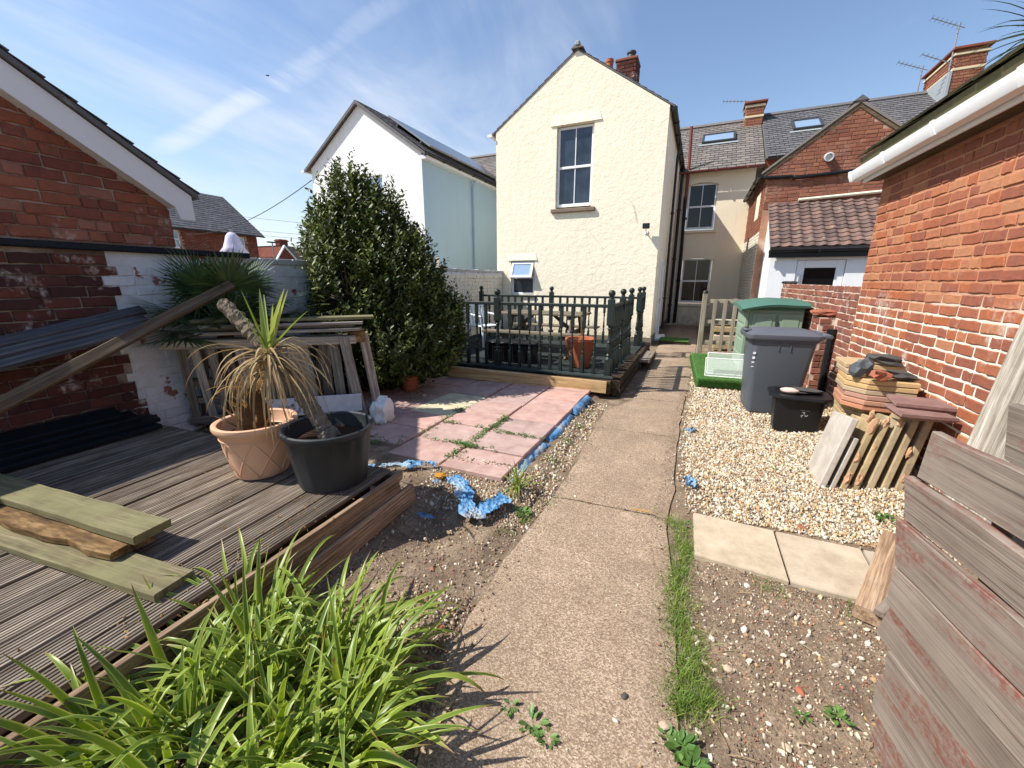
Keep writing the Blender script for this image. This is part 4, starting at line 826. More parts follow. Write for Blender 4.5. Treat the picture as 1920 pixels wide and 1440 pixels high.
bd = MB().add([(0, 0, 0), (.12, .02, .05), (.3, .05, .02), (.1, -.06, .03), (-.12, .02, .06), (-.3, .05, .04), (-.1, -.06, .03), (0, .2, 0), (0, -.2, .01), (0, .05, -.05)], [(0, 7, 1), (1, 7, 2), (0, 1, 3), (1, 2, 3), (0, 4, 7), (4, 5, 7), (0, 6, 4), (4, 6, 5), (8, 3, 6), (7, 9, 8)])
tag(bd.build('bird', 'lamp_grey', None, T(Vector((-19.5, 17.0, 11.3))) @ Matrix.Scale(.45, 4)), 'small dark bird high in the sky over the white house', 'bird')
# ---------------------------------------------------------------- lower deck
dk = thing('timber_deck', (-3.1, .8, 0), 'weathered grooved timber deck in the left foreground', 'deck')
DZ = .30; x = -1.79; i = 0
while x > -4.66:
    bw = .142; zz = R.uniform(-.004, .004); tilt = R.gauss(0, .012)
    plank('deck_board', (x-bw/2, -1.2, DZ-.014+zz), (x-bw/2+R.gauss(0, .003), 2.16+R.uniform(-.012, .012), DZ-.014+zz+R.gauss(0, .004)), bw-.004, .028, 'deck_wood', dk, up=(math.sin(tilt), 0, math.cos(tilt)), seg=10, wob=.006, reeds=7); x -= bw+.006; i += 1
plank('edge_board', (-1.742, -1.2, .283), (-1.70, 2.17, .268), .03, .06, 'fascia_wood', dk, seg=10, wob=.008, up=(.1, 0, 1))
plank('fascia_board', (-1.755, -1.2, .185), (-1.685, 2.12, .205), .145, .026, 'fascia_wood', dk, up=(1, 0, .2), seg=12, wob=.012, reeds=6)
plank('fascia_board', (-1.69, -1.2, .085), (-1.64, 2.22, .12), .135, .028, 'fascia_wood', dk, up=(1, 0, .12), seg=12, wob=.008, reeds=6)
for xx in (-4.3, -3.5, -2.7, -1.95): plank('joist', (xx, -1.1, .2), (xx, 2.1, .2), .05, .14, 'sleeper_wood', dk)
plank('end_board', (-4.58, 2.19, .2), (-1.76, 2.19, .2), .14, .03, 'deck_wood', dk, up=(0, 1, 0))
for xx in (-4.4, -3.4, -2.5, -1.9): MB().cbox(xx-.05, xx+.05, 1.9, 2.0, -.12, .13, .005).build('support_post', 'sleeper_wood', dk)
# deck debris
rr = random.Random(3); cr_ = []
for k in range(150):
    a = rr.random(); p = (rr.uniform(-2.0, -1.72), rr.uniform(.6, 1.9)) if a < .45 else ((rr.gauss(-2.15, .3), rr.gauss(1.55, .16)) if a < .8 else (rr.uniform(-4, -1.8), rr.uniform(.3, 2.1)))
    s_ = rr.uniform(.002, .006); m = T(Vector((p[0], p[1], DZ+.004))) @ Euler((rr.random()*6, rr.random()*6, rr.random()*6)).to_matrix().to_4x4() @ Matrix.Diagonal((s_*rr.uniform(1, 3), s_, s_*.6, 1)); cr_.append((0, np.array(m)))
tag(joined('deck_litter', [ICO1], cr_, 'dry_leaf'), 'dry leaf crumbs scattered over the deck boards', 'leaf litter', kind='stuff')
# two green planks, one rotten, lying across the deck
gp = plank('green_plank', (-4.3, .90, .414), (-2.29, .99, .418), .165, .048, 'green_wood', None, seg=14, wob=.004, rag=.02, edge=.008, label='upper mossy green plank with a rotten edge on the deck', cat='plank', group='green planks on the deck')
rt = plank('rotten_plank', (-3.9, .84, .366), (-2.33, .93, .368), .19, .044, 'rotten_wood', None, seg=18, wob=.008, rag=.06, edge=.022, label='crumbling brown rotten plank sandwiched between green planks', cat='plank', group='green planks on the deck')
lo = plank('green_plank', (-4.1, .72, .324), (-1.92, .86, .322), .165, .042, 'green_wood', None, seg=12, wob=.004, rag=.01, label='lower green plank lying flat on the deck boards, sticking out furthest', cat='plank', group='green planks on the deck')
# dark boards at the foot of the wall
for k, (xx, z, w_, y1, rx) in enumerate(((-4.33, .325, .2, 2.08, 0), (-4.40, .372, .17, 2.12, .1), (-4.44, .42, .17, 2.0, .25), (-4.47, .475, .15, 1.9, .4))):
    plank('black_board', (xx-.05, -1.0, z), (xx, y1, z+.01), w_, .04, 'black_board', None, up=(math.sin(rx), 0, math.cos(rx)), seg=6, label=['lowest black board lying along the foot of the brick wall', 'second black board up at the foot of the brick wall', 'third black board up at the foot of the brick wall', 'topmost black board of the pile against the brick wall'][k], cat='board', group='black boards by the wall')
# bundle of grey boards and one long brown plank propped on the pallets
for k, (dx, dz) in enumerate(((-.06, .0), (0, -.065), (.06, -.13))):
    plank('grey_board', (-4.42+dx, -.9, .78+dz-.05), (-4.36+dx, 2.22-.03*k, 1.36+dz), .1, .045, 'blue_grey_wood', None, up=(.5, -.1, .85), seg=8, wob=.01, label=['topmost blue grey board propped along the brick wall', 'middle blue grey board propped along the brick wall', 'lowest blue grey board propped along the brick wall'][k], cat='board', group='propped grey boards')
plank('long_plank', (-3.86, -.05, .34), (-3.93, 2.72, 1.575), .085, .05, 'brown_plank', None, up=(.75, -.25, .6), seg=10, wob=.01, label='long brown plank sloping up across the boards to the fan palm', cat='plank')
# ---------------------------------------------------------------- pallets stood on edge with planks on top
pl = thing('pallet_stack', (-3.8, 2.9, .1), 'grey weathered pallets standing on edge behind the plant pots', 'pallet')
A0, B0 = Vector((-4.42, 2.34, 0)), Vector((-3.2, 3.46, 0)); dd = (B0-A0).normalized(); pn = Vector((-dd.y, dd.x, 0)); PL = (B0-A0).length
P_ = lambda s, o, z: A0+dd*s+pn*o+Vector((0, 0, z))
plank('top_rail', P_(-.02, -.04, 1.03), P_(PL+.02, -.03, 1.0), .10, .085, 'grey_wood', pl, wob=.006); plank('top_rail', P_(.1, .12, 1.02), P_(PL, .12, 1.0), .1, .08, 'grey_wood', pl)
plank('bottom_rail', P_(.0, .24, .2), P_(PL, .24, .17), .09, .08, 'old_wood', pl); plank('middle_rail', P_(.05, .16, .62), P_(PL*.62, .16, .6), .09, .07, 'old_wood', pl)
plank('middle_rail', P_(.05, .2, .42), P_(PL*.7, .2, .40), .08, .06, 'old_wood', pl)
for k in range(12):
    s = .06+k*(PL-.1)/11; tw_ = R.gauss(0, .03)
    plank('slat', P_(s, .24+R.gauss(0, .01), .13), P_(s+tw_, -.01, .99), .075 if k < 6 else .1, .02, 'grey_wood' if k % 3 else 'old_wood', pl, up=-pn, seg=5, wob=.008, rag=.01)
for k in range(5):
    s = .1+k*.27; plank('slat', P_(s, .36, .15), P_(s+.16, .06, .97), .085, .02, 'old_wood', pl, up=-pn, seg=4, wob=.006)
plank('leg', P_(PL+.02, -.02, .1), P_(PL-.1, -.06, 1.04), .1, .07, 'grey_wood', pl, up=-pn); plank('leg', P_(PL+.2, .16, .1), P_(PL+.1, .12, 1.05), .1, .07, 'grey_wood', pl, up=-pn)
MB().cbox(-.09, .09, -.07, .07, 0, .13, .012, T(P_(PL+.03, .06, .96)) @ RZ(math.atan2(dd.y, dd.x))).build('corner_block', 'rotten_wood', pl)
MB().cbox(-.12, .1, -.07, .07, 0, .12, .012, T(P_(PL+.2, .12, .1)) @ RZ(math.atan2(dd.y, dd.x))).build('corner_block', 'grey_wood', pl)
plank('white_board', P_(.75, -.12, .34), P_(PL+.02, -.12, .32), .19, .03, 'brick_white', None, up=-pn, wob=.004, label='white board standing against the foot of the pallets', cat='board')
for k, (s0, s1, o, z, w_) in enumerate(((.25, PL+.08, .0, 1.12, .16), (.28, PL+.02, .1, 1.155, .15), (.3, PL+.1, .02, 1.185, .17), (.22, PL+.22, .06, 1.235, .2))):
    plank('loose_plank', P_(s0, o, z), P_(s1, o-.05, z-.005), w_, .03, 'green_wood' if k == 3 else 'grey_wood', None, seg=6, wob=.004, rag=.02, label=['lowest loose plank lying on the pallets', 'second loose plank up lying on the pallets', 'third loose plank up lying on the pallets', 'greenish top plank overhanging the right end of the pallets'][k], cat='plank', group='planks on the pallets')
rock('white_sack', (-2.86, 3.42, .23), (.11, .13, .16), 'white_board', 8, None, boxy=.75, rough=.45, freq=2.4, ang=60, label='crumpled white plastic sack beside the pallet leg', cat='sack')
def scatter(name, tmpl, mats, mat, parent=None, smooth=False, uv=None, **k):
    """vectorised: one template (verts, faces of equal size) placed at every 4x4 in mats (N,4,4), as one mesh"""
    v, f = tmpl; v = np.asarray(v, float); f = np.asarray(f); mats = np.asarray(mats); N = len(mats); n = len(v); c = f.shape[1]
    V = np.einsum('nij,kj->nki', mats[:, :3, :3], v)+mats[:, None, :3, 3]
    Fi = (f[None]+(np.arange(N)*n)[:, None, None]).reshape(-1, c)
    me = bpy.data.meshes.new(name); me.vertices.add(N*n); me.vertices.foreach_set('co', V.ravel()); me.loops.add(Fi.size); me.loops.foreach_set('vertex_index', Fi.ravel())
    me.polygons.add(len(Fi)); me.polygons.foreach_set('loop_start', np.arange(0, Fi.size, c)); me.update(calc_edges=True)
    if smooth: me.polygons.foreach_set('use_smooth', [True]*len(me.polygons))
    return mk(name, me, mat, parent, I4, **k)
def rmat(p, ang, sc_): return np.array(T(Vector(p)) @ Euler(ang).to_matrix().to_4x4() @ Matrix.Diagonal((*sc_, 1)))
# ---------------------------------------------------------------- paved patio
PF = T(Vector((-1.12, 2.65, 0))) @ RZ(-math.radians(2.9))
pt = thing('patio', (-2.2, 4, .07), 'uneven patio of pink paving slabs with two pale ones', 'patio')
rp = random.Random(9)
for c in range(5):
    x1 = -c*.588; y = (0, .03, .2, .52, .9)[c]; j = 0
    while y < 2.9:
        dp = .452; pale = c == 2 and j in (2, 3)
        z = .118+rp.uniform(-.008, .009)-(.008 if c > 2 else 0); zt = [z+rp.gauss(0, .0035) for _ in range(4)]
        mb = MB().cbox(-.285, .285, -dp/2+.008, min(dp/2-.008, 2.95-y-dp/2), -.045, 0, .006)
        m = PF @ T(Vector((x1-.294, y+dp/2, z))) @ Euler((rp.gauss(0, .012), rp.gauss(0, .009), rp.gauss(0, .011))).to_matrix().to_4x4()
        o = mk('paving_slab', mb.mesh('paving_slab'), 'pale_slab' if pale else 'pink_slab', pt, m)
        if pale: o['label'] = 'pale sandy paving slab'
        y += dp; j += 1
# ---------------------------------------------------------------- raised rear deck with dark green railing (house frame)
UZ = .28
ud = thing('raised_deck', hp(-2, -3.4), 'raised dark timber deck in front of the cream house', 'deck', rz=-math.radians(2.8))
y = -5.06; i = 0
while y < -1.25:
    plank('deck_board', hp(-4.25, y, UZ-.012), hp(.02, y+R.gauss(0, .003), UZ-.012), .135, .024, 'decking_green', ud, seg=5, wob=.004, reeds=6); y += .142
for (x0, y0, x1, y1, z) in ((.07, -5.1, .07, -1.2, .065), (.06, -5.12, .065, -1.2, .19)): plank('sleeper', hp(x0, y0, z), hp(x1, y1, z), .12, .12, 'sleeper_wood', ud, seg=10, wob=.012, rag=.03)
plank('sleeper', hp(-4.2, -5.16, .14), hp(.0, -5.16, .14), .1, .2, 'sleeper_wood', ud, seg=8, wob=.01)
for k in range(14): plank('edge_block', hp(.0, -5.05+k*.145, UZ+.012), hp(.13, -5.06+k*.145, UZ+.006), .1, .03, 'sleeper_wood', ud, seg=2, wob=.006)
eb = plank('edging_board', (-3.26, 5.52, .21), (-.77, 5.585, .165), .17, .045, 'pale_plank', None, up=(0, -1, .06), seg=10, wob=.006, rag=.006, label='long pale plank on edge between patio and raised deck', cat='plank')
st = thing('side_step', hp(.25, -2.65), 'weathered timber step beside the raised deck', 'step', rz=-math.radians(2.8))
plank('tread', hp(.21, -3.1, .17), hp(.22, -2.0, .17), .2, .05, 'old_wood', st); plank('riser', hp(.3, -3.08, .1), hp(.3, -2.02, .1), .04, .09, 'sleeper_wood', st); plank('riser', hp(.14, -3.08, .07), hp(.14, -2.02, .07), .04, .14, 'sleeper_wood', st)
rl = thing('deck_railing', hp(-1.2, -4.98, UZ), 'dark green turned baluster railing with ball topped posts', 'railing', rz=-math.radians(2.8))
def turned(h, s, a, b, mids):
    mb = MB().cbox(-s, s, -s, s, 0, a, .004).cbox(-s, s, -s, s, b, h, .004)
    prof = [(s*.95, a-.002), (s*.55, a+.03), (s*.9, a+.05), (s*.5, a+.075)]+[(s*q, a+.075+(b-a-.15)*t) for t, q in mids]+[(s*.5, b-.075), (s*.9, b-.05), (s*.55, b-.03), (s*.95, b+.002)]
    return mb.lathe(prof, 10)
mids = [(.1, .95), (.3, .75), (.45, .6), (.5, .85), (.55, .6), (.8, .5)]
bal = turned(.965, .0235, .26, .66, mids).mesh('baluster', True); bal.materials.append(M['green_paint']); bal.set_sharp_from_angle(angle=math.radians(40))
pm_ = turned(1.08, .046, .24, .72, mids)
pm_.lathe([(.046, 1.08), (.03, 1.09), (.03, 1.105), (.022, 1.12)], 12); post_me = pm_.mesh('post', True); post_me.materials.append(M['green_paint']); post_me.set_sharp_from_angle(angle=math.radians(40))
ball_me = MB().lathe([(.0, 0), (.025, .004), (.043, .022), (.05, .048), (.043, .075), (.025, .092), (0, .097)], 14).mesh('ball_finial', True); ball_me.materials.append(M['green_paint'])
RM = HF
def post(x, y):
    o = bpy.data.objects.new('post', post_me); put(o, rl, HF @ T(Vector((x, y, UZ)))); b = bpy.data.objects.new('ball_finial', ball_me); put(b, o, HF @ T(Vector((x, y, UZ+1.11))))
def run(p0, p1, n):
    p0, p1 = Vector((*p0, 0)), Vector((*p1, 0))
    for zz, nm, w_, t_ in ((.985, 'handrail', .06, .045),):
        m, L = frame(hp(*(p0+Vector((0, 0, UZ+zz)))), hp(*(p1+Vector((0, 0, UZ+zz))))); mk(nm, plank_mesh(L, w_, t_, 4, .002, seed=R.random()*9).mesh(nm), 'green_paint', rl, m)
    for k in range(n):
        q = p0.lerp(p1, (k+1)/(n+1)); o = bpy.data.objects.new('baluster', bal); put(o, rl, HF @ T(Vector((q.x, q.y, UZ))) @ RZ(R.gauss(0, .05)))
YF, YB, XS = -4.98, -2.0, -.09
for p in ((XS, YF), (-1.86, YF), (-3.62, YF), (XS, -4.02), (XS, -3.12), (XS, YB), (XS+.01, -1.42), (-1.98, YB), (-3.75, YB)): post(*p)
run((XS-.04, YF), (-1.82, YF), 9); run((-1.9, YF), (-3.58, YF), 9); run((XS, YF+.05), (XS, -4.07), 6); run((XS, -3.97), (XS, -3.17), 5)
run((XS-.04, YB), (-1.94, YB), 10); run((-2.02, YB), (-3.71, YB), 9); run((XS+.01, YB+.05), (XS+.01, -1.46), 3)
# picnic table
tb = thing('picnic_table', hp(-1.62, -3.5, UZ), 'weathered wooden picnic table with attached benches behind the railing', 'table', rz=-math.radians(2.8))
q = lambda x, y, z: hp(-1.62+x, -3.5+y, UZ+z)
for k in range(5): plank('top_board', q(-.82, -.3+k*.15, .74), q(.82, -.3+k*.15, .74), .14, .035, 'table_wood', tb)
for s in (-1, 1):
    for k in (0, 1): plank('bench_board', q(-.9, s*(.6+k*.13), .44), q(.9, s*(.6+k*.13), .44), .12, .035, 'table_wood', tb)
for x in (-.58, .58):
    plank('cross_bar', q(x, -.75, .39), q(x, .75, .39), .04, .09, 'table_wood', tb); plank('cross_bar', q(x, -.34, .69), q(x, .34, .69), .04, .07, 'table_wood', tb)
    for s in (-1, 1): plank('leg', q(x+.045, s*.62, 0), q(x+.045, s*.2, .72), .09, .04, 'table_wood', tb, up=(1, 0, 0))
    plank('brace', q(x, 0, .4), q(x*.35, 0, .71), .06, .035, 'table_wood', tb, up=(0, 1, 0))
# black ribbed box
bb = thing('ribbed_box', hp(-1.77, -4.6, UZ), 'low black ribbed storage box behind the railing', 'box', rz=-math.radians(2.8))
mb = MB().cbox(-2.18, -1.36, -4.72, -4.3, UZ, UZ+.3, .015); 
for k in range(24): mb.box(-2.16+k*.034, -2.16+k*.034+.016, -4.732, -4.719, UZ+.02, UZ+.27)
mb.build('body', 'black_plastic', bb, HF); MB().cbox(-2.2, -1.34, -4.74, -4.28, UZ+.3, UZ+.335, .012).build('lid', 'black_plastic', bb, HF)
# white plastic chairs
def chair(x, y, rz, label):
    c = thing('plastic_chair', hp(x, y, UZ), label, 'chair', 'white garden chairs', rz-math.radians(2.8)); m = WM[c.name]
    MB().cbox(-.23, .23, -.22, .22, .40, .43, .012).build('seat', 'white_chair', c, m)
    mb = MB(); tl = Matrix.Rotation(.18, 4, 'X')
    for k in range(5): mb.cbox(-.2+k*.088, -.2+k*.088+.055, -.012, .012, .0, .40, .005, T(Vector((0, .21, .43))) @ Matrix.Rotation(-.18, 4, 'X'))
    mb.cbox(-.24, .24, -.016, .016, .38, .46, .012, T(Vector((0, .21, .43))) @ Matrix.Rotation(-.18, 4, 'X')); mb.build('backrest', 'white_chair', c, m)
    for sx in (-1, 1):
        for sy in (-1, 1): MB().tube([m @ Vector((sx*.26, sy*.26, 0)), m @ Vector((sx*.215, sy*.2, .42))], [.018, .028], 6).build('leg', 'white_chair', c)
        MB().tube([m @ Vector((sx*.23, -.2, .42)), m @ Vector((sx*.26, -.2, .62)), m @ Vector((sx*.26, .1, .65)), m @ Vector((sx*.23, .27, .66))], .02, 6).build('armrest', 'white_chair', c)
chair(-3.05, -3.2, 1.2, 'white plastic garden chair nearest the picnic table'); chair(-3.6, -3.9, 2.0, 'white plastic garden chair nearest the bush')
# pots ------------------------------------------------------------
def pot_profile(rb, rt, h, th=.012, rim=.03, rimh=.05):
    return [(rb*.9, 0), (rb, .008), (rb+(rt-rb)*.5, h*.5), (rt-.012, h-rimh-.012), (rt+rim*.2, h-rimh), (rt+rim*.55, h-rimh*.5), (rt+rim*.45, h-.006), (rt, h), (rt-th*1.5, h-.008), (rt-th*2.6, h-rimh*1.6), (rt-th*4.2, h*.74), (.0, h*.74)]
def soil_disc(p, r, z, name, parent): return MB().lathe([(r, z-.01), (r, z), (r*.6, z+.012), (r*.3, z+.006), (0, z+.018)], 24, T(Vector(p))).build(name, 'dark_soil', parent)
tp = thing('tan_pot', (-2.625, 1.83, DZ), 'tan plastic plant pot with lattice relief holding a dead palm stump', 'plant pot')
mt_ = T(Vector((-2.625, 1.83, DZ))); MB().lathe(pot_profile(.165, .243, .39), 48, mt_).build('body', 'tan_plastic', tp, smooth=True, ang=50)
mb = MB(); H_ = .27
for k in range(8):
    for s in (-1, 1):
        pts = []
        for i in range(9):
            t = i/8; a = 2*PI*k/8+s*t*PI/4; r = .165+(.231-.165)*t*.8+.004; pts.append(mt_ @ Vector((r*math.cos(a), r*math.sin(a), .02+H_*t)))
        mb.tube(pts, .006, 5)
pts = [mt_ @ Vector(((.224)*math.cos(2*PI*i/40), .224*math.sin(2*PI*i/40), .29)) for i in range(41)]; mb.tube(pts, .005, 5); mb.build('lattice_relief', 'tan_plastic', tp, smooth=True)
soil_disc((-2.625, 1.83, DZ), .19, .30, 'compost', tp)
bp_ = thing('black_pot', (-2.05, 1.91, DZ), 'large black plastic nursery pot at the deck corner', 'plant pot')
mt_ = T(Vector((-2.05, 1.91, DZ))); MB().lathe(pot_profile(.213, .275, .40, .01, .028, .045), 56, mt_, lambda j, a: (.012*math.cos(14*a) if j in (1, 2, 3) else 0)).build('body', 'pot_black', bp_, smooth=True, ang=50)
soil_disc((-2.05, 1.91, DZ), .225, .31, 'compost', bp_)
t3 = thing('terracotta_pot', hp(-.62, -4.55, UZ), 'fluted terracotta pot with a dried plant inside the railing corner', 'plant pot')
mt_ = HF @ T(Vector((-.62, -4.55, UZ))); MB().lathe(pot_profile(.15, .225, .46, .012, .03, .06), 48, mt_, lambda j, a: (.05*abs(math.cos(7*a)) if j in (1, 2, 3) else 0)).build('body', 'terracotta', t3, smooth=True, ang=50); soil_disc(hp(-.62, -4.55, UZ), .19, .36, 'compost', t3)
t4 = thing('small_terracotta_pot', (-3.36, 4.62, .11), 'plain terracotta pot under the big evergreen bush', 'plant pot')
MB().lathe(pot_profile(.10, .145, .24, .01, .02, .05), 32, T(Vector((-3.36, 4.62, .11)))).build('body', 'terracotta', t4, smooth=True, ang=50); soil_disc((-3.36, 4.62, .11), .12, .19, 'compost', t4)
# strap shaped leaves -----------------------------------------------
def strap(name, base, d, L, w, droop, mat, parent, n=10, fold=.35, twist=0., curl=0., wprof=None):
    d = Vector(d).normalized(); side = d.cross(Vector((0, 0, 1)))
    side = side.normalized() if side.length > .05 else Vector((math.cos(twist*7), math.sin(twist*7), 0))
    vs = []; uvs = []; p = Vector(base); cur = d.copy(); st = L/n
    for i in range(n+1):
        t = i/n; ww = w*(wprof(t) if wprof else (min(1, .55+t*2.2)*(1-t**2.2)**.8+.02))
        s2 = Matrix.Rotation(twist*t, 3, cur) @ side; up_ = s2.cross(cur).normalized()
        vs += [p-s2*ww/2+up_*fold*ww*.5, p, p+s2*ww/2+up_*fold*ww*.5]; uvs += [(0, t), (.5, t), (1, t)]
        cur = (cur+Vector((0, 0, -1))*droop*st*(.4+1.8*t)/L*1.0+side*curl*st).normalized(); p = p+cur*st
    fs = []
    for i in range(n): b = i*3; fs += [(b, b+1, b+4, b+3), (b+1, b+2, b+5, b+4)]
    b0 = Vector(base); me = bpy.data.meshes.new(name); me.from_pydata([tuple(Vector(v)-b0) for v in vs], [], fs); me.update()
    ul = me.uv_layers.new(name='UVMap'); ul.data.foreach_set('uv', [c for pl_ in me.polygons for li in pl_.loop_indices for c in uvs[me.loops[li].vertex_index]])
    me.polygons.foreach_set('use_smooth', [True]*len(fs)); return mk(name, me, mat, parent, T(b0))
def dirv(az, el): return Vector((math.cos(az)*math.cos(el), math.sin(az)*math.cos(el), math.sin(el)))
# cordyline in the black pot
cy = thing('cordyline', (-2.05, 1.9, DZ+.3), 'leaning cordyline with cut bare trunk and shaggy half dead leaf crown', 'plant')
tp0, tp1 = Vector((-2.03, 1.90, .60)), Vector((-2.74, 1.82, 1.475)); pts = [tp0.lerp(tp1, t)+Vector((.05*math.sin(t*PI), 0, .03*math.sin(t*PI))) for t in np.linspace(0, 1, 80)]
mb = MB().tube(pts, [.052+.007*nz((i*.35, 0, 0))+(.012 if i < 5 else 0)-.01*i/79 for i in range(80)], 22)
mb.v = [tuple(Vector(v)*1+Vector((nz(v, 45), nz(v, 45, 2), nz(v, 45, 4)))*.012) for v in mb.v]; mb.build('trunk', 'bark', cy, smooth=False)
hd = Vector((-2.36, 1.80, 1.17)); rl_ = random.Random(12)
for k in range(8): strap('green_leaf', hd+Vector((rl_.gauss(0, .012), rl_.gauss(0, .012), 0)), dirv(rl_.uniform(0, 6.28), rl_.uniform(1.15, 1.52)), rl_.uniform(.3, .46), .034, rl_.uniform(.0, .4), 'cordy_green', cy, fold=.5, twist=rl_.uniform(-.6, .6))
for az, el in ((.15, .75), (2.9, .7), (2.4, 1.0)): strap('green_leaf', hd, dirv(az, el), .44, .026, .15, 'cordy_green', cy, fold=.5)
for k in range(105):
    az = rl_.uniform(0, 6.28); el = rl_.choice((rl_.uniform(-.5, .2), rl_.uniform(.1, .8))); strap('dry_leaf', hd+Vector((0, 0, rl_.uniform(-.1, .02))), dirv(az, el), rl_.uniform(.28, .6), rl_.uniform(.009, .018), rl_.uniform(.9, 4.2), 'cordy_dry', cy, n=9, fold=.6, twist=rl_.uniform(-1, 1), curl=rl_.uniform(-.5, .5))
# dead palm stump in the tan pot
ps = thing('palm_stump', (-2.62, 1.84, DZ+.3), 'dead fibrous palm stump with broken leaf bases', 'plant')
mb = MB().lathe([(.085, .58), (.1, .62), (.105, .7), (.09, .78), (.07, .86), (.045, .92), (.0, .95)], 20, T(Vector((-2.66, 1.84, 0)))); mb.v = [tuple(Vector(v)+Vector((nz(v, 22), nz(v, 22, 3), nz(v, 22, 6)*.6))*.022) for v in mb.v]; mb.build('stump', 'fibre', ps, smooth=False)
for k in range(46):
    az = rl_.uniform(0, 6.28); z = rl_.uniform(.6, .9); r = .1-.06*(z-.6)/.3; strap('leaf_base', (-2.66+r*math.cos(az), 1.84+r*math.sin(az), z), dirv(az, rl_.uniform(.7, 1.35)), rl_.uniform(.06, .2), rl_.uniform(.012, .026), rl_.uniform(-.3, .5), rl_.choice(('cordy_dry', 'dry_leaf')), ps, n=5, fold=.8)
for k in range(9):
    az = rl_.uniform(0, 6.28); strap('dry_leaf', (-2.66, 1.84, .88), dirv(az, rl_.uniform(.5, 1.3)), rl_.uniform(.2, .34), .014, rl_.uniform(.8, 2.5), 'dry_leaf', ps, n=7, fold=.6)
# fan palm behind the pallets
fp = thing('fan_palm', (-4.25, 2.78, .1), 'dark green fan palm growing behind the pallets', 'palm tree'); fc = Vector((-4.25, 2.80, 1.12)); rf_ = random.Random(21)
MB().tube([(-4.25, 2.78, .05), (-4.26, 2.77, .6), (-4.25, 2.80, 1.12)], [.1, .09, .07], 10).build('trunk', 'fibre', fp)
for k in range(32):
    az = 2*PI*k/32*3.0+rf_.uniform(-.3, .3); el = rf_.uniform(.35, 1.35) if k < 20 else rf_.uniform(-.05, .4); pd = dirv(az, el); PLn = rf_.uniform(.3, .6); hub = fc+pd*PLn
    if hub.x < -4.4: hub.x = -4.4
    mb = MB().tube([fc, fc.lerp(hub, .5)+Vector((0, 0, .01)), hub], [.012, .009, .007], 6)
    sd_ = pd.cross(Vector((0, 0, 1))).normalized(); upd = sd_.cross(pd); nl = 26
    for j in range(nl):
        a = -1.75+3.5*j/(nl-1); ld = (pd*math.cos(a)+sd_*math.sin(a)+upd*(.12*math.cos(a*2))).normalized(); Ll = rf_.uniform(.40, .52)*(1-.22*abs(a)/1.75); w_ = .024
        s2 = ld.cross(upd).normalized(); pts = []
        for t in (0, .35, .7, 1):
            q_ = hub+ld*Ll*t-Vector((0, 0, .06*t*t)); q_.x = max(q_.x, -4.565); pts.append(q_)
        b = len(mb.v); mb.v += [tuple(pts[0]-s2*.003), tuple(pts[0]+s2*.003), tuple(pts[1]-s2*w_/2), tuple(pts[1]+s2*w_/2), tuple(pts[2]-s2*w_*.36), tuple(pts[2]+s2*w_*.36), tuple(pts[3])]
        mb.f += [(b, b+1, b+3, b+2), (b+2, b+3, b+5, b+4), (b+4, b+5, b+6)]
    mb.build('frond', 'palm_leaf', fp)
# cordyline tips showing over the right outbuilding roof
ct = thing('tall_cordyline', (4.35, 8.0, 0), 'spiky palm crown poking over the right hand roof', 'palm tree'); ch_ = Vector((4.1, 8.0, 4.62))
MB().tube([(4.45, 8.0, 0), (4.4, 7.9, 2.5), ch_], [.1, .085, .07], 10).build('trunk', 'bark', ct)
for k in range(64): strap('leaf', ch_, dirv(rl_.uniform(0, 6.28), rl_.uniform(-.35, 1.3)), rl_.uniform(.7, .95), .04, rl_.uniform(.1, .9), 'palm_leaf', ct, n=6)
# big evergreen bush ---------------------------------------------------
bu = thing('evergreen_bush', (-3.75, 4.75, .05), 'large dense dark green evergreen bush in front of the white house', 'bush')
rb_ = random.Random(33)
def leaf_tmpl():
    n = 3; v = [(0, 0, 0), (.23, .42, .06), (-.23, .42, .06), (.19, .76, .04), (-.19, .76, .04), (0, 1.05, -.02), (0, .45, -.02), (0, .8, -.03)]
    f = [(0, 1, 6), (0, 6, 2), (1, 3, 7), (1, 7, 6), (6, 7, 4), (6, 4, 2), (3, 5, 7), (7, 5, 4)]; return v, f
lobes = [((-3.95, 4.75, 1.0), (.88, .8, 1.0)), ((-4.1, 4.7, 1.9), (.6, .6, .75)), ((-3.55, 4.75, 1.45), (.6, .62, .85)), ((-4.4, 4.75, 1.3), (.6, .62, .95)), ((-3.7, 4.7, 2.15), (.32, .36, .55)), ((-4.22, 4.68, 2.55), (.3, .32, .5)), ((-3.2, 4.85, .85), (.5, .55, .6)), ((-4.72, 4.72, 1.95), (.36, .36, .45)), ((-3.2, 4.72, 1.5), (.32, .36, .5)), ((-3.98, 4.62, 2.45), (.28, .3, .45)), ((-4.52, 4.7, 2.3), (.26, .28, .4)), ((-2.95, 4.9, 1.0), (.3, .3, .4)), ((-3.45, 4.65, 1.95), (.26, .3, .42)), ((-3.9, 4.2, 1.3), (.5, .4, .8)), ((-3.35, 4.3, .8), (.4, .4, .5))]
shoots = []; stems = MB()
def inside(p, sh=1.):
    return any(sum(((p[i]-c[i])/(r[i]*sh))**2 for i in range(3)) < 1 for c, r in lobes)
vol = [r[0]*r[1]*r[2] for c, r in lobes]; mats = []; tips = []
def leaf_m(p, ydir, up_, s):
    y_ = ydir.normalized(); x_ = y_.cross(up_).normalized(); z_ = x_.cross(y_); m = np.eye(4); m[:3, 0] = x_[:]; m[:3, 1] = y_[:]; m[:3, 2] = z_[:]; m[:3, :3] *= s; m[:3, 3] = p[:]; return m
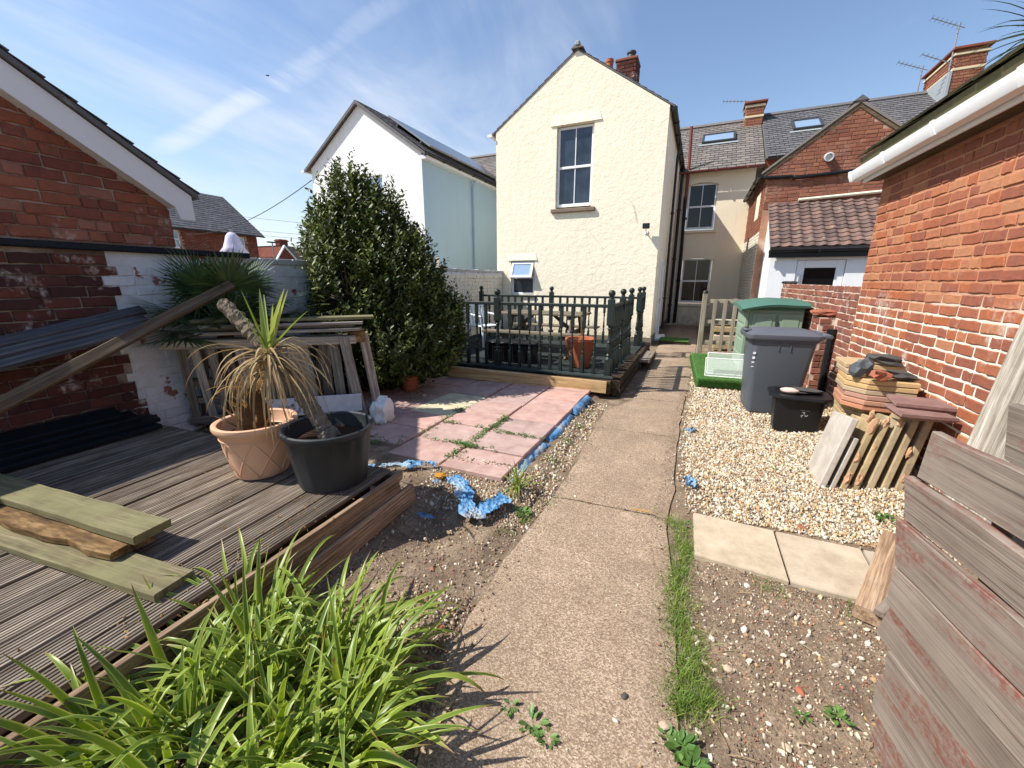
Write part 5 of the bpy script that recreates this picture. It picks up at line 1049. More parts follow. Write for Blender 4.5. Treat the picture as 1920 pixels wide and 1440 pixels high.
def shoot(p, d, L, nl, s, lst, kink=.25):
    for i in range(nl):
        t = (i+.5)/nl; q_ = p+d*L*t; az = i*2.4+rb_.uniform(-.4, .4); sd_ = d.orthogonal().normalized(); o_ = d.cross(sd_)
        out = sd_*math.cos(az)+o_*math.sin(az); yd = (out*rb_.uniform(.6, 1.0)+d*rb_.uniform(.35, .9)+Vector((0, 0, rb_.uniform(-.2, .25)))); lst.append(leaf_m(q_, yd, d+Vector((rb_.gauss(0, kink), rb_.gauss(0, kink), 0)), s*rb_.uniform(.75, 1.15)*(1-.35*t)))
N_ = 0
while N_ < 2500:
    c, r = rb_.choices(lobes, vol)[0]; d = Vector((rb_.gauss(0, 1), rb_.gauss(0, 1), rb_.gauss(.15, 1))).normalized(); k = rb_.uniform(.80, 1.04)
    p = Vector([c[i]+d[i]*r[i]*k for i in range(3)])
    if nz(p, 2.6, 5) < -.22 and rb_.random() < .8: continue
    if p.z < .12 or inside(p, .80) or p.y > 5.45 or (p.z < 1.85 and p.x < -4.5): continue
    g_ = (d*.6+Vector((rb_.gauss(0, .15), rb_.gauss(0, .15), .95))).normalized(); shoot(p-g_*.12, g_, rb_.uniform(.16, .38), rb_.randint(9, 14), rb_.uniform(.068, .112), tips if rb_.random() < .24 and p.z > .3 else mats); N_ += 1
    if N_ % 6 == 0: stems.tube([Vector(c).lerp(p, .2), p], [.008, .003], 4, False)
for x, y, z0, z1 in ((-4.27, 4.66, 2.85, 3.4), (-4.07, 4.7, 2.8, 3.12), (-4.55, 4.7, 2.6, 3.05), (-3.66, 4.7, 2.6, 3.02), (-3.48, 4.7, 2.5, 2.95), (-3.85, 4.7, 2.6, 2.9), (-4.8, 4.7, 2.3, 2.7), (-2.62, 4.9, 1.2, 1.5), (-2.8, 4.9, 1.3, 1.75), (-4.1, 4.6, 2.8, 3.05), (-3.15, 4.8, 1.9, 2.3), (-3.3, 4.8, 2.1, 2.5), (-4.95, 4.7, 2.0, 2.3), (-3.0, 4.8, 1.6, 2.0), (-4.4, 4.6, 2.8, 3.1)):
    for a in range(3): dd_ = Vector((rb_.gauss(0, .12), rb_.gauss(0, .12), 1)).normalized(); shoot(Vector((x+rb_.gauss(0, .05), y, z0-.12)), dd_, (z1-z0+.12)*rb_.uniform(.6, 1), 20, .062, mats)
for k in range(5200):      # inner leaves fill the crown
    c, r = rb_.choices(lobes, vol)[0]; d = Vector((rb_.gauss(0, 1), rb_.gauss(0, 1), rb_.gauss(0, 1))).normalized(); kk = rb_.uniform(.45, .9)
    p = Vector([c[i]+d[i]*r[i]*kk for i in range(3)])
    if p.z > .15 and p.y < 5.4: mats.append(leaf_m(p, d+Vector((rb_.gauss(0, .5), rb_.gauss(0, .5), rb_.gauss(.2, .5))), Vector((rb_.gauss(0, .4), rb_.gauss(0, .4), 1)), rb_.uniform(.085, .12)))
scatter('crown', leaf_tmpl(), mats, 'bush_leaf', bu, kind='stuff'); scatter('new_growth', leaf_tmpl(), tips, 'bush_tip', bu, kind='stuff')
stems.build('twigs', 'bark', bu)
for k in range(4): MB().tube([(-3.75+.1*math.cos(k*1.7), 4.75+.1*math.sin(k*1.7), 0), (-3.75+.25*math.cos(k*1.7), 4.75+.2*math.sin(k*1.7), .8), (-3.75+.45*math.cos(k*1.7+.3), 4.75+.35*math.sin(k*1.7), 1.9)], [.05, .035, .012], 8).build('stem', 'bark', bu)
# ---------------------------------------------------------------- right hand side things
def rrect(cx, cy, hx, hy, r, z, n=4):
    out = []
    for (sx, sy, a0) in ((1, 1, 0), (-1, 1, PI/2), (-1, -1, PI), (1, -1, 1.5*PI)):
        for i in range(n+1): a = a0+PI/2*i/n; out.append((cx+sx*(hx-r)+r*math.cos(a), cy+sy*(hy-r)+r*math.sin(a), z))
    return out
def loft(mb, rings, cap0=True, cap1=True):
    n = len(rings[0]); b = len(mb.v)
    for r in rings: mb.v += [tuple(p) for p in r]
    for i in range(len(rings)-1): mb.f += [(b+i*n+k, b+i*n+(k+1) % n, b+(i+1)*n+(k+1) % n, b+(i+1)*n+k) for k in range(n)]
    if cap0: mb.f.append(tuple(b+k for k in range(n))[::-1])
    if cap1: mb.f.append(tuple(b+(len(rings)-1)*n+k for k in range(n)))
    return mb
# grey wheeled bin, front towards the path (-x)
wb_ = thing('wheelie_bin', (1.22, 5.82, .01), 'dark grey wheelie bin standing on the gravel', 'wheelie bin', rz=.03); m = WM[wb_.name]
mb = loft(MB(), [rrect(.0, 0, .25, .24, .05, .02), rrect(0, 0, .26, .25, .06, .06), rrect(.03, 0, .325, .28, .06, .86), rrect(.03, 0, .33, .282, .06, .90), rrect(.03, 0, .345, .295, .06, .905), rrect(.03, 0, .345, .295, .06, .955)], True, True)
for yy in (-.297,): mb.box(-.03, -.022, -.288, -.276, .8, .905).box(.09, .098, -.288, -.276, .8, .905)
mb.build('body', 'bin_grey', wb_, m, ang=35)
mb = loft(MB(), [rrect(.02, 0, .375, .31, .06, .93), rrect(.02, 0, .38, .315, .06, .945), rrect(.02, 0, .38, .315, .06, .985), rrect(.03, 0, .35, .29, .08, 1.01), rrect(.04, 0, .24, .2, .1, 1.035), rrect(.04, 0, .12, .1, .08, 1.04)])
lid = mb.build('lid', 'bin_lid', wb_, m, ang=40)
MB().cbox(-.375, -.30, -.12, .12, 1.0, 1.035, .012).build('lid_handle', 'bin_lid', lid, m); MB().box(-.355, -.315, -.09, .09, 1.034, 1.0365).build('grip_hole_shade', 'black_plastic', lid, m)  # thin black plate on the handle paints the shade inside its grip hole
mb = MB().tube([m @ Vector((.47, -.27, .985)), m @ Vector((.47, .27, .985))], .02, 8)
for yy in (-.22, 0, .22): mb.cbox(.36, .49, yy-.03, yy+.03, .955, 1.0, .01, m)
mb.build('hinge_handle', 'bin_lid', wb_, I4, ang=40)
for yy in (-.27, .27):
    w_ = MB().lathe([(.0, -.03), (.07, -.03), (.1, -.022), (.1, .022), (.07, .03), (0, .03)], 20, T(Vector((.27, yy*1.02, .1))) @ Matrix.Rotation(PI/2, 4, 'X')).build('wheel', 'black_plastic', wb_, m, ang=40)
mb = MB(); mm_ = m @ T(Vector((-.297, -.0, .6)))                        # small faded print on the front edge
for k, (yy, z, s_) in enumerate(((-.27, .13, .045), (-.27, .07, .05), (-.27, .02, .03), (-.27, -.03, .016))): mb.box(-.285, -.255, -.283+.006*k, -.2815+.006*k, .62+z, .62+z+s_*.55, m)
mb.build('printed_number', 'white_plastic', wb_)
# artificial grass platform
gp_ = thing('turf_platform', (1.2, 7.9, 0), 'low platform covered with bright green artificial grass', 'platform')
MB().cbox(.47, 1.97, 6.72, 9.05, .07, .148, .02).build('base', 'old_wood', gp_)
loft(MB(), [rrect(1.2, 7.88, .775, 1.2, .05, .035), rrect(1.205, 7.88, .765, 1.19, .05, .15), rrect(1.21, 7.88, .745, 1.17, .05, .166)], False).build('turf', 'turf', gp_)
rg = random.Random(4); mats = []
for k in range(9000):
    a = rg.random()
    if a < .25: p = (rg.uniform(.44, 1.3), 6.675+rg.uniform(-.004, .004), rg.uniform(.03, .16)); an = (rg.uniform(.6, 1.5), 0, rg.gauss(0, .4))
    elif a < .35: p = (.424, rg.uniform(6.7, 9), rg.uniform(.04, .16)); an = (rg.gauss(0, .4), -rg.uniform(.6, 1.5), 0)
    else: p = (rg.uniform(.45, 1.4), rg.uniform(6.7, 8.9), .164); an = (rg.gauss(0, .5), rg.gauss(0, .5), rg.uniform(0, 6.28))
    mats.append(rmat(p, an, (.005, .005, rg.uniform(.012, .026))))
BL = ([(-.5, 0, 0), (.5, 0, 0), (.4, .2, .5), (-.4, .2, .5), (0, .6, 1)], [(0, 1, 2), (0, 2, 3), (3, 2, 4)])
scatter('turf_pile', BL, mats, 'turf_blade', gp_, kind='stuff')
for xx, yy in ((.55, 6.76), (1.8, 6.78), (.55, 8.9)): MB().cbox(xx-.06, xx+.1, yy-.05, yy+.06, 0, .068, .006).build('brick_foot', 'brick_low', gp_)
for k, (x0, x1, yy, h_) in enumerate(((.56, 1.16, 6.86, .30), (.60, 1.3, 7.05, .36))):
    s_ = thing('clear_panel', (x0, yy, .165), ['front clear plastic panel leaning on the artificial grass', 'rear clear plastic panel leaning on the artificial grass'][k], 'panel', 'clear plastic panels')
    mm_ = T(Vector((x0, yy, .167))) @ Matrix.Rotation(-.5, 4, 'X'); MB().box(0, x1-x0, 0, .006, 0, h_).build('sheet', 'clear_sheet', s_, mm_)
    MB().box(-.006, .004, -.004, .01, 0, h_).box(0, x1-x0, -.003, .009, h_-.008, h_+.004).box(0, x1-x0, -.003, .009, -.002, .012).build('rim', 'white_board', s_, mm_)
# green plastic store
gs = thing('garden_store', (1.5, 7.95, .166), 'sage green plastic garden store with darker green lid', 'storage box', rz=.0); 
gx0, gx1, gy0, gy1, gzb, gzt = 1.10, 1.9, 7.52, 8.42, .166, 1.17
MB().cbox(gx0+.01, gx1, gy0+.01, gy1, gzb, gzt, .02).build('body', 'box_green', gs)
mb = MB()
for k in range(4): mb.cbox(gx0-.004, gx0+.012, gy0+.12, gy1-.1, gzb+.06+k*.235, gzb+.06+k*.235+.2, .006)
mb.cbox(gx0-.006, gx0+.06, gy0-.006, gy0+.06, gzb, gzt, .015).build('side_panels', 'box_green', gs)
for k in range(2):
    xa = gx0+.1+k*.36; d_ = MB().cbox(xa, xa+.33, gy0-.012, gy0+.012, gzb+.05, gzt-.06, .01).build('door', 'box_green', gs)
    MB().cbox(xa+.05, xa+.28, gy0-.02, gy0-.011, gzb+.14, gzb+.5, .006).cbox(xa+.05, xa+.28, gy0-.02, gy0-.011, gzb+.58, gzt-.13, .006).build('door_panel', 'box_green', d_)
MB().cbox(gx0+.42, gx0+.46, gy0-.03, gy0-.012, gzt-.28, gzt-.17, .004).build('hasp', 'lamp_grey', gs)
rings = []
for i in range(13):
    t = i/12; xx = gx0-.08+(gx1-gx0+.12)*t; zt = gzt+.015+.09*math.sin(min(1, t*1.35)*PI*.62)-.015*t; rings.append([(xx, gy0-.1, zt-.05), (xx, gy1+.05, zt+.0), (xx, gy1+.05, zt+.055), (xx, (gy0+gy1)/2, zt+.05), (xx, gy0-.06, zt+.02), (xx, gy0-.11, zt-.015)])
loft(MB(), rings).build('lid', 'lid_green', gs, ang=40)
MB().cbox(gx0, gx1, gy0+.0, gy1, gzt-.005, gzt+.06, .01).build('lid_rim', 'lid_green', gs)
# picket gate across the passage
pf = thing('picket_fence', (1.25, 9.45, 0), 'grey weathered picket fence closing the side passage', 'fence')
plank('gate_post', (.60, 9.42, 0), (.60, 9.42, 1.35), .10, .10, 'fence_wood', pf, up=(0, -1, 0)); MB().lathe([(.055, 1.35), (.06, 1.37), (.045, 1.40), (0, 1.43)], 10, T(Vector((.60, 9.42, 0)))).build('post_cap', 'black_plastic', pf)
for k in range(7): xx = .80+k*.185; plank('picket', (xx, 9.38, .1), (xx+R.gauss(0, .006), 9.38, 1.24+R.gauss(0, .01)), .07, .022, 'fence_wood', pf, up=(0, -1, 0), seg=4, wob=.006)
for z in (.35, .78, 1.2): plank('rail', (.62, 9.42, z), (2.0, 9.42, z-.01), .035, .08, 'fence_wood', pf)
for k, z in enumerate((.12, .3, .5, .66)): tag(plank('wall_block', (.95, 10.6+.05*k, z), (2.05, 10.65+.05*k, z), .2, .13, 'beige_flag' if k % 2 else 'mossy_slab', None), ['lowest block course of the low wall behind the picket fence', 'second block course of the low wall behind the picket fence', 'third block course of the low wall behind the picket fence', 'top block course of the low wall behind the picket fence'][k], 'block', 'blocks behind the picket fence')
# turf mats on a step at the side door
sm = thing('door_mat', hp(.55, .7), 'green grass mat on a low step by the side door', 'mat'); MB().cbox(.2, .88, .35, 1.0, 0, .09, .01).build('step', 'sleeper_wood', sm, HF); MB().cbox(.18, .9, .33, 1.02, .09, .11, .006).build('turf', 'turf', sm, HF)
# black recycling box
rx = thing('recycling_box', (1.36, 5.1, .0), 'black plastic recycling box with its lid on', 'recycling box', rz=-.12); m = WM[rx.name] @ T(Vector((0, 0, .02)))
loft(MB(), [rrect(0, 0, .2, .155, .03, 0), rrect(0, 0, .225, .18, .04, .36), rrect(0, 0, .24, .195, .04, .362), rrect(0, 0, .24, .195, .04, .385)]).build('tub', 'black_plastic', rx, m, ang=35)
loft(MB(), [rrect(0, 0, .275, .225, .09, .375, 1), rrect(0, 0, .285, .235, .09, .385, 1), rrect(0, 0, .28, .23, .09, .41, 1), rrect(0, 0, .22, .17, .06, .415, 1), rrect(0, 0, .2, .15, .06, .40, 1)]).build('lid', 'black_plastic', rx, m, ang=30)
mb = MB(); tz = Matrix(((1, 0, 0, 0), (0, 1, .0, -.1735), (0, .0, 1, .21), (0, 0, 0, 1)))
for k in range(6): mb.box(.02+k*.014, .029+k*.014, 0, .002, .05, .066, m @ tz)
for k in range(3):                                             # three bent arrows mark
    a = k*2.094; mb.box(-.006, .006, 0, .002, .008, .03, m @ tz @ T(Vector((.055, 0, .005))) @ Matrix.Rotation(a, 4, 'Y')); mb.box(-.018, .0, 0, .002, .024, .032, m @ tz @ T(Vector((.055, 0, .005))) @ Matrix.Rotation(a, 4, 'Y'))
mb.build('printed_mark', 'metal', rx)
rock('slate_piece', (1.43, 5.14, .455), (.17, .11, .022), 'rock_dark', 11, None, (.02, .03, .2), boxy=.7, rough=.4, ic=ICO2, ang=10, label='flat dark slate lying on the black box lid', cat='stone'); rock('pink_stone', (1.25, 5.02, .465), (.085, .05, .032), 'rock_pink', 12, None, (0, 0, -.3), rough=.12, ang=80, label='smooth pinkish oval stone on the black box lid', cat='stone')
# stacked slabs ------------------------------------------------------
sk = thing('slab_stack', (1.7, 4.34, 0), 'neat stack of buff and salmon paving slabs against the brick wall', 'slabs')
rz0 = -.12; ms_ = T(Vector((1.70, 4.36, 0))) @ RZ(rz0)
for k in range(16):
    z = .09+k*.0455; mt = 'yellow_slab' if k > 12 else ('salmon_slab' if k > 9 else 'mossy_slab'); h = .225; cut = .13
    mm_ = ms_ @ T(Vector((R.gauss(0, .006)+(.04 if k < 10 else 0), R.gauss(0, .006)+(.1 if k < 10 else 0), z))) @ RZ(R.gauss(0, .012))
    pr = [(-h, -h+cut), (-h+cut, -h), (h, -h), (h, h), (-h, h)]; t_ = .041; b_ = .006
    lo_ = [Vector((x*(1-b_*3), y*(1-b_*3), 0)) for x, y in pr]; mi_ = [Vector((x, y, b_)) for x, y in pr]; m2 = [Vector((x, y, t_-b_)) for x, y in pr]; hi_ = [Vector((x*(1-b_*3), y*(1-b_*3), t_)) for x, y in pr]
    loft(MB(), [lo_, mi_, m2, hi_]).build('slab', mt, sk, mm_)
for k in range(2): MB().cbox(-.22, .2, .0, .38, 0, .042, .006).build('slab', 'yellow_slab', sk, ms_ @ T(Vector((-.0, -.13+.08*k, .09+.0455*16+k*.044))) @ RZ(.03) @ T(Vector((0, .05, 0))))
STZ = .09+.0455*16
rock('slate_rock', (1.545, 4.21, STZ+.085), (.085, .05, .09), 'rock_slate', 21, None, (.1, .1, .3), boxy=.55, rough=.6, ic=ICO2, ang=8, freq=1.9, label='upright pointed grey slate on the slab stack, leftmost stone', cat='stone', group='stones on the slab stack')
rock('slate_rock', (1.74, 4.38, STZ+.14), (.13, .07, .045), 'rock_dark', 22, None, (.05, .12, -.2), boxy=.7, rough=.55, ic=ICO2, ang=8, freq=2.1, label='layered dark slate on top at the back of the slab stack', cat='stone', group='stones on the slab stack')
rock('red_stone', (1.64, 4.12, STZ+.045), (.08, .055, .045), 'rock_red', 23, None, (.0, .2, .25), boxy=.85, rough=.4, ic=ICO2, ang=8, freq=2., label='reddish rough stone at the front of the slab stack', cat='stone', group='stones on the slab stack')
rock('slate_rock', (1.80, 4.2, STZ+.04), (.13, .06, .035), 'rock_dark', 24, None, (0, .18, .2), boxy=.6, rough=.6, ic=ICO2, ang=8, freq=2., label='flat wedge of dark slate right of the red stone', cat='stone', group='stones on the slab stack')
# leaning slabs
lean = [(1.21, .25, 'grey_slab', .05, .62), (1.29, .25, 'grey_slab', .035, .46), (1.36, .24, 'mossy_slab', .045, .6), (1.44, .23, 'mossy_slab', .045, .6), (1.535, .22, 'mossy_slab', .048, .6), (1.63, .21, 'mossy_slab', .045, .6), (1.72, .20, 'mossy_slab', .048, .6)]
nmz = ['broad pale grey slab at the left end of the leaning row', 'short grey slab behind the broad one in the leaning row', 'first mossy buff slab right of the grey pair', 'second mossy buff slab right of the grey pair', 'third mossy buff slab right of the grey pair', 'fourth mossy buff slab right of the grey pair', 'last mossy buff slab at the right end of the leaning row']
for k, (xb, ln, mt, th, hh) in enumerate(lean):
    g0 = gh(xb, 3.8)-.01; mm_ = T(Vector((xb, 3.64+.012*k, g0))) @ RZ(-.04) @ Matrix.Rotation(-.16, 4, 'X') @ Matrix.Rotation(ln, 4, 'Y')
    mb = MB().cbox(0, th, 0, .44, 0, hh, .007); o = mb.build('leaning_slab', mt, None, mm_); tag(o, nmz[k], 'slab', 'leaning slabs')
for k, (si, z, s_) in enumerate(((2, .53, .06), (2, .6, .045), (3, .55, .04), (4, .55, .035), (2, .27, .04), (2, .1, .05), (3, .09, .045), (6, .3, .04), (6, .1, .035), (3, .36, .02))):
    x = lean[si][0]+.022+z*math.tan(lean[si][1])+(-.035 if k in (1, 7) else 0); y = 3.64+.012*si+.16*z-.002; g0 = gh(lean[si][0], 3.8)
    rock('mortar_lump', (x, y, z+g0), (s_*.42, s_*.34, s_*1.15), 'mortar_lump', 40+k, None, (0, .23, 0), rough=.75, freq=2.0, ic=ICO2, ang=10, boxy=.3, label=['large mortar lump at the top of the leaning slabs', 'mortar lump at the very top left of the buff slabs', 'small mortar lump high on the second buff slab', 'small mortar lump high on the third buff slab', 'mortar lump halfway down the first buff slab', 'mortar lump at the foot of the first buff slab', 'mortar lump at the foot of the second buff slab', 'long mortar lump low between the last two slabs', 'mortar crumb at the foot of the last slab', 'tiny mortar crumb on the second buff slab'][k], cat='mortar', group='mortar on the leaning slabs')
for k, (c, rz_, ry) in enumerate((((1.75, 3.76, .665), .3, .05), ((1.80, 3.90, .705), .15, .04))):
    mb = loft(MB(), [[Vector((x*.9, y*.9, -.02)) for x, y in ((-.2, -.12), (.18, -.14), (.21, .1), (-.12, .14))], [Vector((x, y, 0)) for x, y in ((-.2, -.12), (.18, -.14), (.21, .1), (-.12, .14))], [Vector((x*.97, y*.97, .02)) for x, y in ((-.2, -.12), (.18, -.14), (.21, .1), (-.12, .14))]])
    tag(mb.build('purple_slab', 'purple_slab', None, T(Vector(c)) @ Euler((.05, ry, rz_)).to_matrix().to_4x4()), ['front purple riven slab lying over the leaning slabs', 'rear purple riven slab lying over the leaning slabs'][k], 'slab', 'purple slabs')
# flags set in the gravel
for k, (pts, lab) in enumerate((([(.265, 2.84), (.255, 2.355), (.725, 2.30), (.745, 2.80)], 'beige stone flag beside the grass strip'), ([(.757, 2.795), (.737, 2.295), (1.16, 2.27), (1.20, 2.78)], 'middle beige stone flag in the gravel'), ([(1.215, 2.775), (1.175, 2.265), (1.6, 2.25), (1.62, 2.75)], 'beige stone flag mostly hidden by the timber gate'))):
    q_ = lambda s, z: [Vector((.74+(x-.74)*1+(cx-x)*(1-s), y+(cy-y)*(1-s), z)) for x, y in pts]
    cx = sum(p[0] for p in pts)/4; cy = sum(p[1] for p in pts)/4
    tag(loft(MB(), [q_(1, -.02), q_(1, .022), q_(.985, .03)][0:3]).build('stone_flag', 'beige_flag'), lab, 'flagstone', 'beige flags')
# timber gate in the right foreground
gt = thing('timber_gate', (.85, .7, 0), 'weathered plank gate with flaking red paint in the right foreground', 'gate')
gd = Vector((.115, -.993, 0)); zc_ = [1.275, 1.125, .97, .815, .66, .51, .36, .205, .055]; xe = [.80, .735, .735, .742, .755, .772, .79, .805, .825]; ye = [1.32, 1.46, 1.50, 1.50, 1.49, 1.50, 1.48, 1.50, 1.49]
for k in range(9):
    p0 = Vector((xe[k], ye[k], zc_[k])); plank('gate_board', p0+Vector((0, 0, R.gauss(0, .004)+(-.02 if k == 0 else 0))), p0+gd*1.9+Vector((.02, 0, (-.05 if k == 0 else R.gauss(0, .008)))), .144, .024, 'gate_wood', gt, up=(-1, -.11+R.gauss(0, .03), -.08+R.gauss(0, .05)), seg=16, wob=.012, rag=.05, edge=.012)
plank('back_batten', (.90, 1.30, 0), (.84, 1.30, 1.1), .07, .04, 'gate_wood', gt, up=(-1, 0, 0)); plank('back_batten', (1.05, .1, 0), (1.0, .1, 1.15), .07, .04, 'gate_wood', gt, up=(-1, 0, 0))
tag(plank('timber_offcut', (1.02, 2.13, .045), (1.42, 2.92, .06), .13, .075, 'fascia_wood', None, seg=6, wob=.006), 'pale timber offcut lying behind the gate', 'timber')
tag(plank('timber_peg', (1.03, 2.1, .1), (1.12, 2.2, .12), .04, .03, 'gate_wood', None, seg=2), 'small red brown wooden peg on the timber offcut', 'timber')
for k, (b, t_, w_) in enumerate((((1.70, 3.06, .1), (1.955, 3.26, 1.46), .12), ((1.72, 2.9, .1), (1.955, 3.08, 1.42), .12), ((1.74, 2.75, .1), (1.955, 2.9, 1.44), .12))):
    tag(plank('leaning_timber', b, t_, w_, .06, 'grey_wood', None, up=(-.9, -.4, .3), seg=6, wob=.006), ['leftmost grey timber leaning on the brick wall', 'middle grey timber leaning on the brick wall', 'rightmost grey timber leaning on the brick wall'][k], 'timber', 'timbers leaning on the brick wall')
# ---------------------------------------------------------------- loose stones
rs = np.random.default_rng(5)
def stones(name, n, reg, size, mat, label, flat=.55, dens=None, zoff=.0, ic=ICO1, cap=None):
    mats = []; k = 0
    while len(mats) < n and k < n*14:
        k += 1; x, y = rs.uniform(reg[0], reg[1]), rs.uniform(reg[2], reg[3])
        if dens and rs.random() > dens(x, y): continue
        s = size*rs.lognormal(0, .35); s = min(s, cap or size*2.2)
        e = Euler((rs.uniform(0, 6.28)*.25, rs.uniform(0, 6.28)*.25, rs.uniform(0, 6.28)))
        mats.append(rmat((x, y, max(gh(x, y), -.012)+zoff+s*.25*flat), e, (s*rs.uniform(.8, 1.5), s*rs.uniform(.6, 1.0), s*flat*rs.uniform(.6, 1.2))))
    v = np.array(ic[0])*(1+.3*np.sin(np.array(ic[0])@np.array([[5.1], [7.3], [3.7]])))
    return tag(scatter(name, (v, ic[1]), mats, mat, None), label, 'gravel', kind='stuff')
def grav(x, y):
    if x < edge_at(RE, y)+.03+.05*nz((y*3, 0, 0)): return 0
    d = .02 if y < 2.86 else 1
    if y < 3.3 and x < .45: d *= max(.15, (x-.15)/.3)
    return d*(.25 if x < edge_at(RE, y)+.09 else 1)
stones('gravel_bed', 25000, (.1, 1.98, 2.75, 5.0), .0085, 'gravel_mat', 'pale honey coloured gravel bed right of the path', dens=grav, zoff=.004)
stones('gravel_bed', 12000, (.2, 1.98, 4.9, 6.9), .0105, 'gravel_mat', 'far part of the pale gravel bed around the bin', dens=grav, zoff=.004)
stones('gravel_bed', 3000, (.25, .6, 6.8, 9.6), .013, 'gravel_mat', 'thin strip of gravel beside the grass platform', dens=grav)
stones('rubble', 11000, (.17, 1.3, .35, 2.5), .0048, 'rubble_mat', 'small stones mixed into the soil right of the path', dens=lambda x, y: .9 if x > edge_at(RE, y)+.04 else 0)
stones('rubble', 520, (.2, 1.2, .4, 2.3), .0095, 'gravel_mat', 'larger pale stones on the soil right of the path', dens=lambda x, y: .9 if x > edge_at(RE, y)+.04 else 0, ic=ICO2)
lf = lambda x, y: 0 if x > edge_at(LE, y)-.02 or x < -1.72 else (1 if y > 2.3 or (x > -1.15+.1*nz((y*3, 1, 0)) and not 1.55 < y < 2.2) else .22)
stones('rubble', 6500, (-1.75, -.68, .3, 2.9), .0065, 'rubble_mat', 'small stones in the soil left of the path', dens=lf)
stones('rubble', 1800, (-1.75, -.68, .4, 2.9), .008, 'gravel_mat', 'pale pebbles below the patio edge', dens=lambda x, y: lf(x, y)*(1 if y > 2.25 else .35))
stones('rubble', 900, (-1.1, -.7, 2.9, 5.4), .010, 'gravel_mat', 'pebbles along the patio side of the path', dens=lambda x, y: 1 if edge_at(LE, y)-.28 < x < edge_at(LE, y)-.02 else 0)
stones('rubble', 90, (-.75, .2, .5, 5), .006, 'gravel_mat', 'a few loose pebbles lying on the path', zoff=.026)
stones('rubble', 1500, (-.85, .35, .4, 6.5), .0035, 'rubble_mat', 'soil crumbs trodden over the path edges', zoff=.027, dens=lambda x, y: 1 if (edge_at(LE, y)+.01 < x < edge_at(LE, y)+.1*rs.random()) or (edge_at(RE, y)-.12*rs.random() < x < edge_at(RE, y)-.01) or (min(abs(y-c_) for c_ in cuts) < .02 and edge_at(LE, y) < x < edge_at(RE, y)) else 0)
stones('rubble', 500, (-4.5, -1.8, 2.2, 2.65), .010, 'rubble_mat', 'stones in the gap behind the timber deck')
for k, (x, y, s_, mt, lb) in enumerate(((.11, 1.27, .02, 'flint', 'pale pebble at the bottom edge of the path'), (-.04, 1.33, .016, 'rock_dark', 'small dark pebble on the near path'), (.62, 1.62, .02, 'rock_red', 'red brick fragment in the right hand soil'), (.36, 1.62, .02, 'flint', 'pale flint in the soil beside the grass strip'), (-.9, 1.35, .02, 'rock_red', 'terracotta shard by the left path edge'), (.52, 1.36, .018, 'flint', 'pale flint low in the right hand soil'), (.93, 2.93, .03, 'rock_red', 'reddish stone on the gravel behind the flags'))):
    rock('loose_stone', (x, y, max(0, gh(x, y))+s_*.3+.012*(x < .14 and x > -.7)), (s_, s_*.8, s_*.5), mt, 60+k, None, (0, 0, k), label=lb, cat='stone')
# ---------------------------------------------------------------- plants on the ground
def blade(n=4):
    v = []; f = []
    for i in range(n): t = i/n; w_ = .5*(1-t*.75); v += [(-w_, .55*t*t, t), (w_, .55*t*t, t)]
    v.append((0, .55, 1.0)); 
    for i in range(n-1): f += [(2*i, 2*i+1, 2*i+3), (2*i, 2*i+3, 2*i+2)]
    f.append((2*n-2, 2*n-1, 2*n)); return v, f
BLD = blade(); rg = random.Random(8)
def tuft(lst, x, y, n, spread, h, w=.004, lean=.35, z=None):
    for k in range(n):
        px, py = rg.gauss(x, spread), rg.gauss(y, spread); hh = h*rg.uniform(.5, 1.15); lst.append(rmat((px, py, (max(gh(px, py), -.005) if z is None else z)), (rg.gauss(-.15, lean), rg.gauss(0, lean), rg.uniform(0, 6.28)), (w*rg.uniform(.7, 1.4), hh, hh)))
gl = []
for k in range(96):
    t = (k % 86)/85; y = 1.36+t*1.42; x = (.175+.03*math.sin(t*9))+(.085 if y < 1.95 else .045)*rg.uniform(-.7, 1.1)-(.09*max(0, (y-2.45)/.3)); den = 1.0 if y < 2.5 else .5
    tuft(gl, x, y, int(34*den*rg.choice((.3, 1, 1, 1.3))), .03, (.075 if y < 2.1 else .055)*rg.uniform(.7, 1.15), .003)
for (x, y, n, h) in ((-.0, 2.78, 26, .04), (.1, 2.66, 40, .05), (-.12, 2.8, 14, .03), (.22, 2.62, 30, .05), (-.83, 2.35, 60, .06), (-.9, 2.2, 40, .05), (-.78, 2.6, 24, .05), (-.72, 2.7, 16, .04), (.6, 2.25, 26, .07), (.66, 2.2, 20, .08), (.98, 2.2, 22, .05), (-.88, 3.8, 40, .09), (-.86, 4.3, 30, .08), (-.9, 3.3, 36, .08), (-.8, 3.0, 20, .06), (.42, 6.5, 30, .06), (.3, 5.5, 20, .04), (1.62, 6.35, 60, .1), (.05, 4.45, 16, .03), (-.15, 4.4, 16, .03), (-.85, 4.8, 24, .07), (.4, 8.2, 40, .08), (.42, 9.2, 40, .1), (1.85, 3.5, 60, .08)): tuft(gl, x, y, n, .035, h, .0035)
tag(scatter('grass', BLD, gl, 'grass_blade'), 'strip of rough green grass along the right edge of the path', 'grass', kind='stuff')
wl_ = []; lt = leaf_tmpl()
def rosette(x, y, z, n, r, s): 
    for k in range(n):
        a = rg.uniform(0, 6.28); d = rg.uniform(.1, 1)*r; wl_.append(leaf_m(Vector((x+d*math.cos(a)*.5, y+d*math.sin(a)*.5, z+rg.uniform(0, .4)*r)), Vector((math.cos(a), math.sin(a), rg.uniform(-.1, .6))), Vector((rg.gauss(0, .3), rg.gauss(0, .3), 1)), s*rg.uniform(.6, 1.2)))
def pw(lx, ly): p = PF @ Vector((lx, ly, .125)); return p
